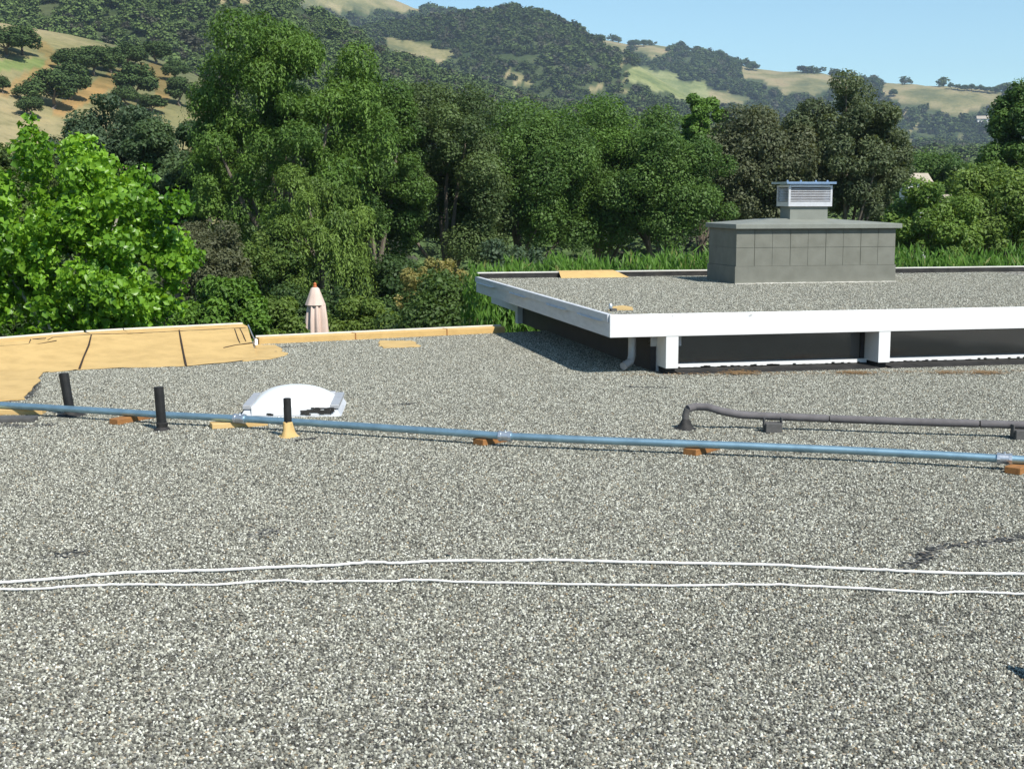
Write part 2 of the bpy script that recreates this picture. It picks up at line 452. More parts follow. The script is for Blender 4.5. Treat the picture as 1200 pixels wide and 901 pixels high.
# bare orange earth along the track on the nearest golden hill; greener swale beside it
near_hill = (D_ > 150) & (D_ < 340)
def seg_dist(px, py, pts):
    best = np.full(px.shape, 1e9)
    for (x0, y0), (x1, y1) in zip(pts[:-1], pts[1:]):
        t = np.clip(((px - x0) * (x1 - x0) + (py - y0) * (y1 - y0)) / ((x1 - x0) ** 2 + (y1 - y0) ** 2), 0, 1)
        best = np.minimum(best, np.hypot(px - x0 - t * (x1 - x0), py - y0 - t * (y1 - y0)))
    return best
tr = near_hill & (seg_dist(PX, PY, [(-40, 125), (10, 105), (45, 85), (65, 68), (52, 56), (38, 50)]) < 6)
tint[tr] = [1.18, .94, .80]
tr = near_hill & (seg_dist(PX, PY, [(70, 130), (120, 100), (145, 88), (182, 82), (194, 92), (188, 118)]) < 9)
tint[tr] = [1.38, .98, .84]
sw = near_hill & (seg_dist(PX, PY, [(-30, 80), (20, 76), (45, 74)]) < 6)
tint[sw] = [.72, 1.0, .7]
sw = (D_ > 600) & og & (PX > 735) & (PX < 830) & (PY > 70)
tint[sw] = [.92, 1.12, .95]
terrain = link_mesh("hills", mesh_np("hills", V, Q, tint, smooth=True), M['terrain'])
tag(terrain, "dry golden hills rising beyond the wooded valley", "hills", kind="structure")

# how high the skyline before each point stands, to know which slopes can be seen
ELV = (ZZ - H) / np.maximum(DD, 1.0)
HORI = np.maximum.accumulate(ELV, axis=1)

def ground(px, py):
    """the point of the hills that lies under a pixel of the photograph"""
    r = ray(px, py); az = math.atan2(r[0], r[1]); t = r[2] / math.hypot(r[0], r[1])
    dd = np.arange(60, 2400, 1.0)
    zz = terrain_z(np.full(dd.shape, az), dd)
    hit = np.nonzero(zz >= H + t * dd)[0]
    k = hit[0] if len(hit) else -1
    return Vector((dd[k] * math.sin(az), dd[k] * math.cos(az), zz[k])), dd[k]

# ------------------------------------------------------------------ foliage
def unit(n, rng):
    v = rng.normal(size=(n, 3)); return v / np.linalg.norm(v, axis=1, keepdims=True)

def leaf_quads(P, Nn, T, L, W):
    B = np.cross(Nn, T); B /= np.maximum(np.linalg.norm(B, axis=1, keepdims=True), 1e-6)
    T = np.cross(B, Nn)
    n = len(P); L = L[:, None]; W = W[:, None]
    V = np.empty((n, 4, 3), np.float32)
    V[:, 0] = P - T * L * .5; V[:, 1] = P + B * W * .5 - T * L * .04; V[:, 2] = P + T * L * .5; V[:, 3] = P - B * W * .5 - T * L * .04
    return V

def crown(clumps, n, size, colA, colB, rng, droop=0.0, strands=0, strand_len=1.5, aspect=.6, shell=.5, upb=.5, sizevar=.35):
    """leaves through the volume of many clumps; clumps: rows of x y z rx ry rz"""
    C = np.asarray(clumps, float)
    wgt = (C[:, 3] * C[:, 5]); wgt = wgt / wgt.sum()
    idx = rng.choice(len(C), n, p=wgt)
    d = unit(n, rng); rr = shell + (1 - shell) * np.sqrt(rng.random(n)) + rng.normal(0, .07, n)
    P = C[idx, :3] + d * C[idx, 3:6] * rr[:, None]
    Nn = d * .8 + np.array([0, 0, upb]) + rng.normal(size=(n, 3)) * .55
    Nn /= np.linalg.norm(Nn, axis=1, keepdims=True)
    T = rng.normal(size=(n, 3)) + np.array([0, 0, -droop * 2.2])
    sz = size * (1 + rng.normal(0, sizevar, n)).clip(.4, 2)
    tone = rng.random(len(C))[idx] * .55 + rng.random(n) * .45
    if strands:
        sidx = rng.choice(len(C), strands, p=wgt)
        sd = unit(strands, rng); sd[:, 2] = np.abs(sd[:, 2]) * .4 - .25
        S = C[sidx, :3] + sd * C[sidx, 3:6] * .95
        k = 16
        ln = strand_len * (.4 + .8 * rng.random(strands))
        tt = np.linspace(0, 1, k)
        SP = S[:, None, :] + np.zeros((strands, k, 3))
        SP[:, :, 2] -= ln[:, None] * tt[None, :]
        SP[:, :, :2] += (sd[:, None, :2] * np.sqrt(tt)[None, :, None]) * .35
        SP = SP.reshape(-1, 3) + rng.normal(0, size * .35, (strands * k, 3))
        m = len(SP)
        sn = np.repeat(sd, k, axis=0) * np.array([1, 1, .2]) + rng.normal(size=(m, 3)) * .4 + np.array([0, 0, .25]); sn /= np.linalg.norm(sn, axis=1, keepdims=True)
        P = np.vstack([P, SP]); Nn = np.vstack([Nn, sn])
        T = np.vstack([T, rng.normal(size=(m, 3)) * .35 + np.array([0, 0, -1.0])])
        sz = np.concatenate([sz, size * (.7 + .6 * rng.random(m))])
        tone = np.concatenate([tone, np.repeat(.35 + .65 * rng.random(strands), k)])
    V = leaf_quads(P, Nn, T, sz, sz * aspect)
    col = np.array(colA)[None] * (1 - tone[:, None]) + np.array(colB)[None] * tone[:, None]
    return V, col

def foliage_mesh(name, V, col, fold=0.0):
    n = len(V)
    if fold:      # each leaf folded along its midrib
        mid = (V[:, 0] + V[:, 2]) * .5
        nn = np.cross(V[:, 2] - V[:, 0], V[:, 1] - V[:, 3]); nn /= np.maximum(np.linalg.norm(nn, axis=1, keepdims=True), 1e-9)
        wv = np.linalg.norm(V[:, 1] - V[:, 3], axis=1, keepdims=True)
        V = V.copy(); V[:, 1] += nn * wv * fold; V[:, 3] += nn * wv * fold; V[:, 2] -= nn * wv * fold * .6
        b = np.arange(n)[:, None] * 4
        T = np.concatenate([b + np.array([[0, 1, 2]]), b + np.array([[0, 2, 3]])])
        return mesh_np(name, V.reshape(-1, 3), T, np.repeat(col, 4, axis=0))
    return mesh_np(name, V.reshape(-1, 3), np.arange(n * 4).reshape(-1, 4), np.repeat(col, 4, axis=0))

def blob_clumps(c, R, n, r, rng, low=-.75, flat=.85, taper=0.0):
    """clump centres spread over and inside an uneven ellipsoid"""
    out = []
    while len(out) < n:
        d = unit(1, rng)[0]
        if d[2] < low: continue
        u = .25 + .67 * rng.random() ** .4
        k = 1 - taper * max(d[2] * u, 0) ** .8
        s = r * (.6 + .8 * rng.random())
        out.append((c[0] + d[0] * R[0] * u * k, c[1] + d[1] * R[1] * u * k, c[2] + d[2] * R[2] * u, s, s, s * flat))
    return out

def limbs(base, clumps, r0, rng, n=9, fork=.45):
    """tapered trunk with limbs reaching into the clumps"""
    mb = MB(); base = Vector(base)
    C = np.asarray(clumps); top = Vector(C[:, :3].mean(axis=0)); 
    forkp = base.lerp(top, fork) if fork < 1 else top
    mid = base.lerp(forkp, .5) + Vector((rng.normal() * .12, rng.normal() * .12, 0))
    mb.tube([base, mid, forkp], [r0 * 1.25, r0, r0 * .8], 9)
    sel = rng.choice(len(C), min(n, len(C)), replace=False)
    for i in sel:
        e = Vector(C[i, :3]); m_ = forkp.lerp(e, .5) + Vector((rng.normal(), rng.normal(), abs(rng.normal()))) * .06 * (e - forkp).length
        mb.tube([forkp, m_, e], [r0 * .5, r0 * .3, r0 * .1], 6)
    return mb

def tree(name, label, px, top, bot, wid, Y, n, leaf, cA, cB, seed, dens=2.7, gain=1.8, cat="tree", nc=46, cr=.24, depth=None, flat=.85, droop=0, strands=0, slen=1.5, mat='leaf', bark='bark', taper=0.0, aspect=.6, low=-.75, extra=None, group=None, gz=None, upb=.5, shell=.5, part='crown', sizevar=.35):
    rng = np.random.default_rng(seed)
    n = int(n * dens); nc = int(nc * 1.9); cA = tuple(c * gain for c in cA); cB = tuple(c * gain for c in cB)
    k = Y / F
    P = at(px, (top + bot) / 2, Y)
    R = (wid / 2 * k * .95, (depth or wid) / 2 * k * .95, (bot - top) / 2 * k * .93)
    az = math.atan2(P.x, Y); d = math.hypot(P.x, Y)
    g = float(terrain_z(np.array([az]), np.array([d]))[0]) if gz is None else gz
    root = empty(name, (P.x, Y, g))
    c = (0, 0, P.z - g)
    cl = blob_clumps(c, R, nc, cr * min(R[0], R[2] * 1.3), rng, low, flat, taper)
    for (ex, ey, ew, eh) in (extra or []):
        q = at(ex, ey, Y); cl.append((q.x - P.x, rng.normal() * R[1] * .3, q.z - g, ew * k / 2, ew * k / 2, eh * k / 2))
    Vv, col = crown(cl, n, leaf, cA, cB, rng, droop, strands, slen, aspect, shell, upb, sizevar)
    link_mesh(part, foliage_mesh(part, Vv, col, fold=.28 if Y < 30 else 0.0), M[mat], root)
    limbs((0, 0, -.1), cl, max(.05, .035 * R[2] + .03 * R[0]), rng).build("trunk", M[bark], root, smooth=True)
    tag(root, label, cat, group)
    return root

# far woods: every slope that can be seen and is not open grass
def far_woods():
    rng = np.random.default_rng(5)
    temps = []
    for t in range(5):
        cl = blob_clumps((0, 0, .5), (.38, .38, .36), 9, .22, rng, low=-.4)
        V1, _ = crown(cl, 130, .185, (0, 0, 0), (1, 1, 1), rng, aspect=.85, shell=.6, upb=.6)
        V2, _ = crown(cl, 320, .125, (0, 0, 0), (1, 1, 1), rng, aspect=.8, shell=.6, upb=.6)
        V3, _ = crown(cl, 900, .075, (0, 0, 0), (1, 1, 1), rng, aspect=.75, shell=.6, upb=.6)
        temps.append((V1, V2, V3))
    px0, px1 = -90, 1290
    a0 = math.atan((px0 - CX) / F); a1 = math.atan((px1 - CX) / F)
    outV, outC = [], []
    cnt = 0
    bands = [(100, 330, 5.0), (330, 560, 5.5), (560, 900, 5.6), (900, 1400, 6.6), (1400, 2050, 8.5)]
    for d0, d1, sp in bands:
        area = (a1 - a0) * (d1 * d1 - d0 * d0) / 2
        n = int(area / (sp * sp) * 1.25)
        az = a0 + (a1 - a0) * rng.random(n); d = np.sqrt(d0 * d0 + (d1 * d1 - d0 * d0) * rng.random(n))
        z = terrain_z(az, d)
        g = open_grass(az, d, z) | (open_grass(az, d, z + sp * .9) & (d > 480))
        # seen: the tree top clears the slopes in front of it
        ia = np.clip(np.searchsorted(azs, az) - 1, 0, na - 1)
        jd = np.clip(np.searchsorted(ds, d * .985) - 1, 0, nd - 1)
        hgt = sp * (.65 + .85 * rng.random(n) ** 2)
        vis = (z + hgt * 1.0 - H) / d > HORI[ia, jd] - .0006
        keep = (~g) & vis
        # a few thin places
        x = d * np.sin(az); y = d * np.cos(az)
        keep &= (wob(x, y, 33, 4.0) > -1.15) | (rng.random(n) < .4)
        x, y, z, hgt, d = x[keep], y[keep], z[keep], hgt[keep], d[keep]
        m = len(x); cnt += m
        tp = rng.integers(0, 5, m)
        lod = 2 if d1 <= 330 else (1 if d1 <= 900 else 0)
        patch = np.clip(.5 + .28 * wob(x, y, 60, 1.0), 0, 1)
        cA = np.array([.034, .055, .022]); cB = np.array([.075, .110, .036]); cC = np.array([.09, .092, .06])
        for t in range(5):
            s = np.nonzero(tp == t)[0]
            if not len(s): continue
            base = temps[t][lod].reshape(-1, 3)
            th = rng.random(len(s)) * 6.283; ct, st = np.cos(th)[:, None], np.sin(th)[:, None]
            wd = hgt[s] * (1.05 + .5 * rng.random(len(s)))
            X = (base[None, :, 0] * ct - base[None, :, 1] * st) * wd[:, None] + x[s][:, None]
            Yy = (base[None, :, 0] * st + base[None, :, 1] * ct) * wd[:, None] + y[s][:, None]
            Zz = base[None, :, 2] * hgt[s][:, None] * 1.05 + z[s][:, None] - .1 * hgt[s][:, None]
            outV.append(np.stack([X, Yy, Zz], -1).reshape(-1, 3))
            u = np.clip(patch[s] * .6 + rng.random(len(s)) * .4, 0, 1)[:, None]
            cc = cA * (1 - u) + cB * u
            gr = (rng.random(len(s)) < .16)[:, None]
            cc = cc * (np.array([1.75, 1.7, 1.55]) if d1 <= 900 else np.array([1.15, 1.1, 1.0]))
            cc = np.where(gr, cC * (.6 + .4 * u), cc)
            outC.append(np.repeat(cc, base.shape[0], axis=0))
    V = np.vstack(outV); C = np.vstack(outC)
    # leaf to leaf variation
    q = len(V) // 4
    C = C * np.repeat(.7 + .6 * rng.random(q), 4)[:, None]
    o = link_mesh("woods", mesh_np("woods", V, np.arange(q * 4).reshape(-1, 4), C), M['leaf_far'])
    tag(o, "dark oak woods covering the hillsides beyond the valley", "woods", kind="stuff")
    print("far trees", cnt, "quads", q)
far_woods()

# ------------------------------------------------------------------ haze
hz, hnt, hp, hout = new_mat("valley_air")
hnt.nodes.remove(hp)
pv = hnt.nodes.new("ShaderNodeVolumePrincipled")
pv.inputs['Color'].default_value = (.62, .78, .95, 1)
pv.inputs['Density'].default_value = 0.00016
pv.inputs['Anisotropy'].default_value = 0.1
hnt.links.new(pv.outputs[0], hout.inputs['Volume'])
HAZE = True
if HAZE:
    ztop = float(ZZ.max()) + 30
    haze = MB().box(-3700, 3700, -3700, 3700, float(ZZ.min()) - 1.0, ztop).build("haze", hz)
    tag(haze, "thin blue haze over the valley", "haze", kind="stuff")

# ------------------------------------------------------------------ main roof
main = empty("flat_roof_building", (0, 0, 0))
tag(main, "wide flat roof of grey gravel with tan coated edges in the foreground", "building")
Pc0, Pc1 = un(300, 404), un(592, 390)
bdir = (Pc1 - Pc0).normalized(); bn = Vector((-bdir.y, bdir.x, 0))
T0, T1 = un(-160, 411, .15), un(290, 382.5, .15)
L0 = Vector((-9, 7.2, 0))
roof_poly = [(-9, -5), (13, -5), (13, 17.4), (Pc1.x + 1.2, Pc1.y + .55), (Pc1.x - bdir.x * .02, Pc1.y), (T1.x, T1.y), (T0.x, T0.y), (-9, T0.y - 1.2)]
mb = MB()
nv = len(roof_poly)
mb.prism(roof_poly, -.25, 0)
mb.build("gravel_roof", M['gravel'], main)
mb = MB()
inner = [(-8.7, -4.7), (12.7, -4.7), (12.7, 17), (Pc1.x + 1.2, Pc1.y + .3), (Pc1.x, Pc1.y - .3), (T1.x + .2, T1.y - .3), (T0.x, T0.y - .3), (-8.7, T0.y - 1.4)]
mb.prism(inner, -3.1, -.255); mb.build("wall", M['house_white'], main)

# tan coated sheet: rises from the gravel to a low parapet along the back
A = [un(-160, 444), un(50, 437.5), un(93, 434), un(150, 431.5), un(218, 430), un(303, 421.5)]
Bt = [un(-160, 412, .15), un(0, 400.5, .15), un(107, 392, .15), un(150, 389.5, .15), un(210, 386.5, .15), un(290, 382.5, .15)]
def sheet(bot, topv, nseg=14, nrow=10, rise=1.6, jag=.012, rng=np.random.default_rng(3)):
    def interp(pts, t):
        f = t * (len(pts) - 1); i = min(int(f), len(pts) - 2); return pts[i].lerp(pts[i + 1], f - i)
    vs, fs = [], []
    for i in range(nseg + 1):
        a = interp(bot, i / nseg); b = interp(topv, i / nseg)
        for j in range(nrow + 1):
            t = j / nrow
            q = a.lerp(b, t); z = .006 + (b.z - .006) * t ** rise
            jx = rng.normal() * jag if j == 0 else 0
            vs.append((q.x, q.y + jx, z + rng.normal() * .0015))
    for i in range(nseg):
        for j in range(nrow):
            a = i * (nrow + 1) + j
            fs.append((a, a + nrow + 1, a + nrow + 2, a + 1))
    return vs, fs
mb = MB()
vs, fs = sheet(A, Bt, 40, 10)
mb.add(vs, fs)
mb.build("tan_flashing", M['tan'], main, smooth=True)
# parapet lip: low flat cap with an outer pale metal edge and a vertical back
mb = MB()
for i in range(len(Bt) - 1):
    a, b = Bt[i], Bt[i + 1]; n = Vector((-(b - a).normalized().y, (b - a).normalized().x, 0))
    a2, b2 = a + n * .13, b + n * .13
    z0, z1 = -.26, .152
    mb.hexa([(a.x, a.y, z0), (b.x, b.y, z0), (b2.x, b2.y, z0), (a2.x, a2.y, z0), (a.x, a.y, z1), (b.x, b.y, z1), (b2.x, b2.y, z1 + .012), (a2.x, a2.y, z1 + .012)])
mb.build("parapet", M['tan_trim'], main)
mb = MB()
for i in range(len(Bt) - 1):
    a, b = Bt[i], Bt[i + 1]; n = Vector((-(b - a).normalized().y, (b - a).normalized().x, 0))
    mb.beam(a + n * .148, b + n * .148, .03, -.2, .176)
q0, q1 = un(290, 382.5, .15), un(301, 404, .0)
mb.build("metal_edge", M['cream'], main)
mb = MB()
e0 = Bt[-1]; e1 = A[-1]
q1 = un(300, 404.5)
mb.tube([e0 + Vector((.004, .02, .012)), e0.lerp(q1, .5) + Vector((.004, 0, .012)), q1 + Vector((.0, 0, .03))], [.006, .007, .007], 6)
mb.tube([q1 + Vector((0, -.02, .0)), q1 + Vector((0, 0, .055))], [.024, .02], 8)
mb.build("end_trim", M['steel_bright'], main)
# closed end of the raised part
ep = []
for k in range(11):
    t = k / 10; q_ = e1.lerp(e0, t); ep.append((q_.x - .002, q_.y, .004 + .142 * t ** 1.6))
mb = MB(); vs_ = ep + [(e0.x - .002, e0.y, -.05), (e1.x - .002, e1.y, -.05)]
mb.add(vs_, [tuple(range(len(vs_)))]); mb.build("end_piece", M['tan_trim'], main)
# dark open seams between sheets, and thin ridges near the top and the end
def ridge(pts, r, name, mat, flat=.35):
    m_ = MB(); m_.tube(pts, r, 6)
    return m_
def on_sheet(px, py, lift=.006):
    # height of the coated sheet under this pixel, by stepping between its edges
    for k in range(60):
        t = k / 59.0; z = .006 + .144 * t ** 1.6
        # pixel row of the lower and upper edge at this column
        bx = [(-160, 444), (50, 437.5), (93, 434), (150, 431.5), (218, 430), (303, 421.5)]; tx = [(-160, 412), (0, 400.5), (107, 392), (150, 389.5), (210, 386.5), (290, 382.5)]
        yb = np.interp(px, [q[0] for q in bx], [q[1] for q in bx]); yt = np.interp(px, [q[0] for q in tx], [q[1] for q in tx])
        tt = (yb - py) / (yb - yt)
        a = un(px, yb, .006); b = un(px, yt, .15); q = a.lerp(b, t)
        if pj(q.x, q.y, z)[1] <= py: return Vector((q.x, q.y, z + lift))
    return Vector((b.x, b.y, b.z + lift))
mb = MB()
for pts in ([(107, 393), (104, 405), (98, 419), (93, 433)], [(210, 388), (212, 400), (215, 415), (218, 429)]):
    mb.tube([on_sheet(x, y, .003) for x, y in pts], [.006, .009, .008, .010], 6)
for pts in ([(-100, 413), (-20, 408), (34, 403.5)], [(36, 396), (34, 403), (45, 404), (66, 400)], [(38, 394.5), (54, 393.5), (52, 398), (38, 398)], [(56, 399), (62, 395), (107, 392.5), (160, 391), (210, 388.5), (288, 384.5)], [(275, 386), (278, 395), (281, 402)], [(281, 385), (285, 393), (288, 400)], [(262, 408), (276, 405), (296, 402)]):
    mb.tube([on_sheet(x, y, .0) for x, y in pts], .005, 6)
mb.build("seams", worn("seam_rust", (.045, .025, .012), (.015, .012, .01), .8, 20, .7), main)

def flat_patch(px_pts, z, mat, name, parent, thick=.006, jag=.012, sub=6, seed=1):
    rng = np.random.default_rng(seed); P = [un(x, y, 0) for x, y in px_pts]; pts = []
    for a, b in zip(P, P[1:] + P[:1]):
        for k in range(sub):
            q = a.lerp(b, k / sub); pts.append((q.x + rng.normal() * jag, q.y + rng.normal() * jag * 1.5))
    if sum((pts[i][0] * pts[(i + 1) % len(pts)][1] - pts[(i + 1) % len(pts)][0] * pts[i][1]) for i in range(len(pts))) < 0: pts.reverse()
    return MB().prism(pts, z, z + thick).build(name, mat, parent)
flat_patch([(284, 424), (318, 421), (338, 416), (322, 405), (300, 405), (296, 410)], .002, M['tan'], "coating_patch", main, seed=2)
flat_patch([(-160, 476), (-20, 472), (28, 469), (42, 453), (52, 436), (20, 434), (-160, 440)], .003, M['tan'], "coating_patch", main, jag=.01, seed=5)
flat_patch([(443, 404), (450, 408.5), (492, 407), (484, 400), (445, 400)], .002, M['tan'], "coating_patch", main, seed=3)
# back kerb
mb = MB(); mb.beam(Pc0 + bdir * .03 + bn * .05, Pc1 + bn * .05, .10, -.02, .066)
o = mb.build("edge_kerb", M['tan_trim'], main, bevel=.008)
mb = MB(); mb.beam(Pc0 + bdir * .03 + bn * .112, Pc1 + bn * .112, .022, -.15, .078); mb.build("metal_edge", M['cream'], main)
mb = MB()
for px_ in (443, 555):
    mb = MB()
    t = (un(px_, 397 - (px_ - 443) * .045, .07) - Pc0).dot(bdir)
    c = Pc0 + bdir * t + bn * .05; mb.beam(c - bdir * .006, c + bdir * .006, .108, -.01, .069)
    mb.build("seam", M['wood_brown'], main)

# loose crushed stone over the whole roof: one mass of real stones lying in the bitumen
def stone_mat():
    m, nt, p, out = new_mat("crushed_stone")
    oi = nt.nodes.new("ShaderNodeObjectInfo")
    r = ramp(nt, [(0.0, (.042, .042, .035)), (0.18, (.115, .114, .094)), (0.5, (.235, .232, .190)), (0.76, (.38, .377, .31)), (0.92, (.60, .60, .51)), (0.98, (.74, .74, .67)), (0.985, (.28, .21, .12)), (1.0, (.36, .29, .18))])
    nt.links.new(oi.outputs['Random'], r.inputs[0]); nt.links.new(r.outputs[0], p.inputs['Base Color'])
    p.inputs['Roughness'].default_value = .8; p.inputs['Specular IOR Level'].default_value = .3
    return m
M['stone'] = stone_mat()
BARE = []
def loose_gravel():
    rng = np.random.default_rng(77); sp = .0102
    pts = []
    for y0 in np.arange(2.7, 14.6, .1):
        hw_ = .43 * y0 + .7
        nx = int(2 * hw_ / sp); ny = max(1, round(.1 / sp))
        gx, gy = np.meshgrid(np.arange(nx), np.arange(ny))
        X = -hw_ + (gx + rng.random(gx.shape)) * sp; Y = y0 + (gy + rng.random(gx.shape)) * .1 / ny
        pts.append(np.stack([X.ravel(), Y.ravel()], -1))
    P = np.vstack(pts)
    def outside(poly):
        return ~in_poly(P[:, 0], P[:, 1], [(q[0], q[1]) for q in poly])
    keep = outside([un(x, y) for x, y in [(-160, 444), (50, 437.5), (93, 434), (150, 431.5), (218, 430), (288, 424), (318, 421.5), (338, 416), (322, 404), (300, 404), (290, 370), (-200, 385)]])
    keep &= outside([un(x, y) for x, y in [(-160, 478), (-20, 474), (28, 470), (42, 454), (52, 436), (20, 430), (-160, 430)]])
    keep &= outside([un(x, y) for x, y in [(443, 404), (450, 408.5), (492, 407), (484, 400), (445, 400)]])
    bd = (P - np.array([Pc0.x, Pc0.y])) @ np.array([bn.x, bn.y])
    keep &= bd < -.01
    c_, s_ = math.cos(math.radians(12.6)), math.sin(math.radians(12.6)); C0 = un(715, 369, .49)
    lu = (P[:, 0] - C0.x) * c_ + (P[:, 1] - C0.y) * s_; lv = -(P[:, 0] - C0.x) * s_ + (P[:, 1] - C0.y) * c_
    keep &= ~((lu > .42) & (lv > -.03))
    keep &= ~((np.hypot(P[:, 0] - un(339, 489).x, P[:, 1] - un(339, 489).y - .3) < .3))
    n1 = np.sin(P[:, 0] * 9 + 2 * np.sin(P[:, 1] * 7)) * np.sin(P[:, 1] * 11 + P[:, 0] * 3) + .6 * np.sin(P[:, 0] * 31 + 3 * np.sin(P[:, 1] * 17)) * np.sin(P[:, 1] * 29)
    keep &= rng.random(len(P)) < np.clip(.95 - .14 * np.clip(-n1 - .45, 0, 1), 0, 1)
    for pl, wd in BARE:
        for a, b in zip(pl[:-1], pl[1:]):
            ab = np.array([b.x - a.x, b.y - a.y]); t = np.clip(((P - np.array([a.x, a.y])) @ ab) / (ab @ ab), 0, 1)
            dist = np.hypot(P[:, 0] - a.x - t * ab[0], P[:, 1] - a.y - t * ab[1])
            keep &= ~((dist < wd * (.5 + rng.random(len(P)))) & (rng.random(len(P)) < .72))
    P = P[keep]
    scatter(P, .0012, "loose grey and white crushed stone covering the flat roof", None)

def scatter(P, z0, label, frame):
    n = len(P)
    me = bpy.data.meshes.new("gravel"); me.vertices.add(n)
    co = np.zeros((n, 3), np.float32); co[:, :2] = P; co[:, 2] = z0
    me.vertices.foreach_set("co", co.ravel()); me.update()
    o = bpy.data.objects.new("gravel", me); COL.objects.link(o)
    if frame is not None: o.location = frame.location; o.rotation_euler = frame.rotation_euler
    tag(o, label, "gravel", kind="stuff")
    g = bpy.data.node_groups.new("stones", 'GeometryNodeTree')
    g.interface.new_socket("Geometry", in_out='INPUT', socket_type='NodeSocketGeometry'); g.interface.new_socket("Geometry", in_out='OUTPUT', socket_type='NodeSocketGeometry')
    gi = g.nodes.new('NodeGroupInput'); go = g.nodes.new('NodeGroupOutput')
    ico = g.nodes.new('GeometryNodeMeshIcoSphere'); ico.inputs['Radius'].default_value = .5; ico.inputs['Subdivisions'].default_value = 1
    sm = g.nodes.new('GeometryNodeSetMaterial'); sm.inputs['Material'].default_value = M['stone']
    iop = g.nodes.new('GeometryNodeInstanceOnPoints')
    rr = g.nodes.new('FunctionNodeRandomValue'); rr.data_type = 'FLOAT_VECTOR'; rr.inputs[0].default_value = (0, 0, 0); rr.inputs[1].default_value = (6.28, 6.28, 6.28)
    rs = g.nodes.new('FunctionNodeRandomValue'); rs.data_type = 'FLOAT_VECTOR'; rs.inputs[0].default_value = (.006, .005, .0045); rs.inputs[1].default_value = (.0148, .0115, .0098); rs.inputs['Seed'].default_value = 4
    L = g.links.new
    L(gi.outputs[0], iop.inputs['Points']); L(ico.outputs[0], sm.inputs[0]); L(sm.outputs[0], iop.inputs['Instance'])
    L(rr.outputs[0], iop.inputs['Rotation']); L(rs.outputs[0], iop.inputs['Scale']); L(iop.outputs[0], go.inputs[0])
    md = o.modifiers.new("stones", 'NODES'); md.node_group = g
    print("stones", n)

# tar smears and cracks: bare bitumen breaking through the gravel
def streak(pts, wid, name, label, seed):
    rng = np.random.default_rng(seed); P = [un(x, y) for x, y in pts]; mb = MB(); BARE.append((P, wid))
    for a, b in zip(P[:-1], P[1:]):
        n_ = max(6, int((b - a).length / .004))
        for k in range(n_):
            q = a.lerp(b, rng.random()); r_ = .004 + .010 * rng.random() ** 2
            cx_, cy_ = q.x + rng.normal() * wid * .4, q.y + rng.normal() * wid * .55
            m_ = 6; zz = .0045 + .0004 * rng.random()
            ph = rng.random() * 6
            vs = [(cx_ + r_ * (.6 + .6 * rng.random()) * math.cos(ph + 6.283 * i / m_), cy_ + r_ * (.6 + .6 * rng.random()) * math.sin(ph + 6.283 * i / m_), zz + .0001 * k / n_) for i in range(m_)]
            mb.add(vs, [tuple(range(m_))])
    o = mb.build(name, M['tar_gravel']); tag(o, label, "tar streak", kind="stuff"); return o
streak([(1062, 666), (1078, 655), (1088, 647), (1100, 641), (1130, 638), (1160, 636), (1180, 633), (1215, 628)], .042, "tar_streak", "dark bare tar streak bending through the gravel near the white cables", 1)
streak([(300, 628), (322, 623)], .06, "tar_streak", "small dark tar speckle above the white cables at centre left", 2)
streak([(62, 652), (95, 648)], .06, "tar_streak", "small dark tar speckle just above the white cables' left end", 3)
streak([(345, 517), (374, 513)], .035, "tar_streak", "dark tar smear on the gravel beside the tan footed vent pipe", 4)
streak([(733, 453.2), (758, 454.3), (783, 455)], .028, "tar_streak", "thin dark tar line on the gravel in front of the raised roof", 5)
streak([(5, 497), (25, 500), (60, 498)], .06, "tar_streak", "dark speckled patch on the gravel by the yellow plank end", 6)  # dark flecks scattered in a band over the gravel
streak([(462, 475), (490, 473)], .03, "tar_streak", "faint tar smear between the skylight and the back kerb", 7)
streak([(306, 409), (330, 407), (352, 406)], .05, "tar_streak", "dark tar strip at the foot of the back kerb beside the tan patch", 8)
streak([(45, 447), (38, 460), (30, 468)], .035, "tar_streak", "dark tar rim along the tan coated corner", 9)

loose_gravel()

# ------------------------------------------------------------------ raised roof with clerestory
AG = math.radians(12.6)
ZT = .49
Cc = un(715, 369, ZT)
hall = empty("raised_roof_building", (Cc.x, Cc.y, 0), AG)
tag(hall, "raised flat roof with white fascia, dark clerestory windows and a grey block chimney", "building")
LV, LU = 5.50, 9.0          # side and front length
FB = .308
# roof slab and gravel
MB().box(.03, LU, .03, LV - .1, FB + .02, .455).build("roof_deck", M['soffit'], hall)
MB().box(.032, LU - .002, .032, LV - .102, .457, .472).build("gravel_roof", M['gravel_upper'], hall)
def upper_gravel():
    rng = np.random.default_rng(78); sp = .0125
    gx, gy = np.meshgrid(np.arange(int(6.6 / sp)), np.arange(int((LV - .2) / sp)))
    P = np.stack([.06 + ((gx + rng.random(gx.shape)) * sp).ravel(), .05 + ((gy + rng.random(gx.shape)) * sp).ravel()], -1)
    P = P[(rng.random(len(P)) < .9) & ~((P[:, 0] < .45) & (P[:, 1] < .32) & (P[:, 1] + .6 * P[:, 0] < .42))]
    scatter(P, .4735, "finer grey crushed stone covering the raised roof", hall)
upper_gravel()
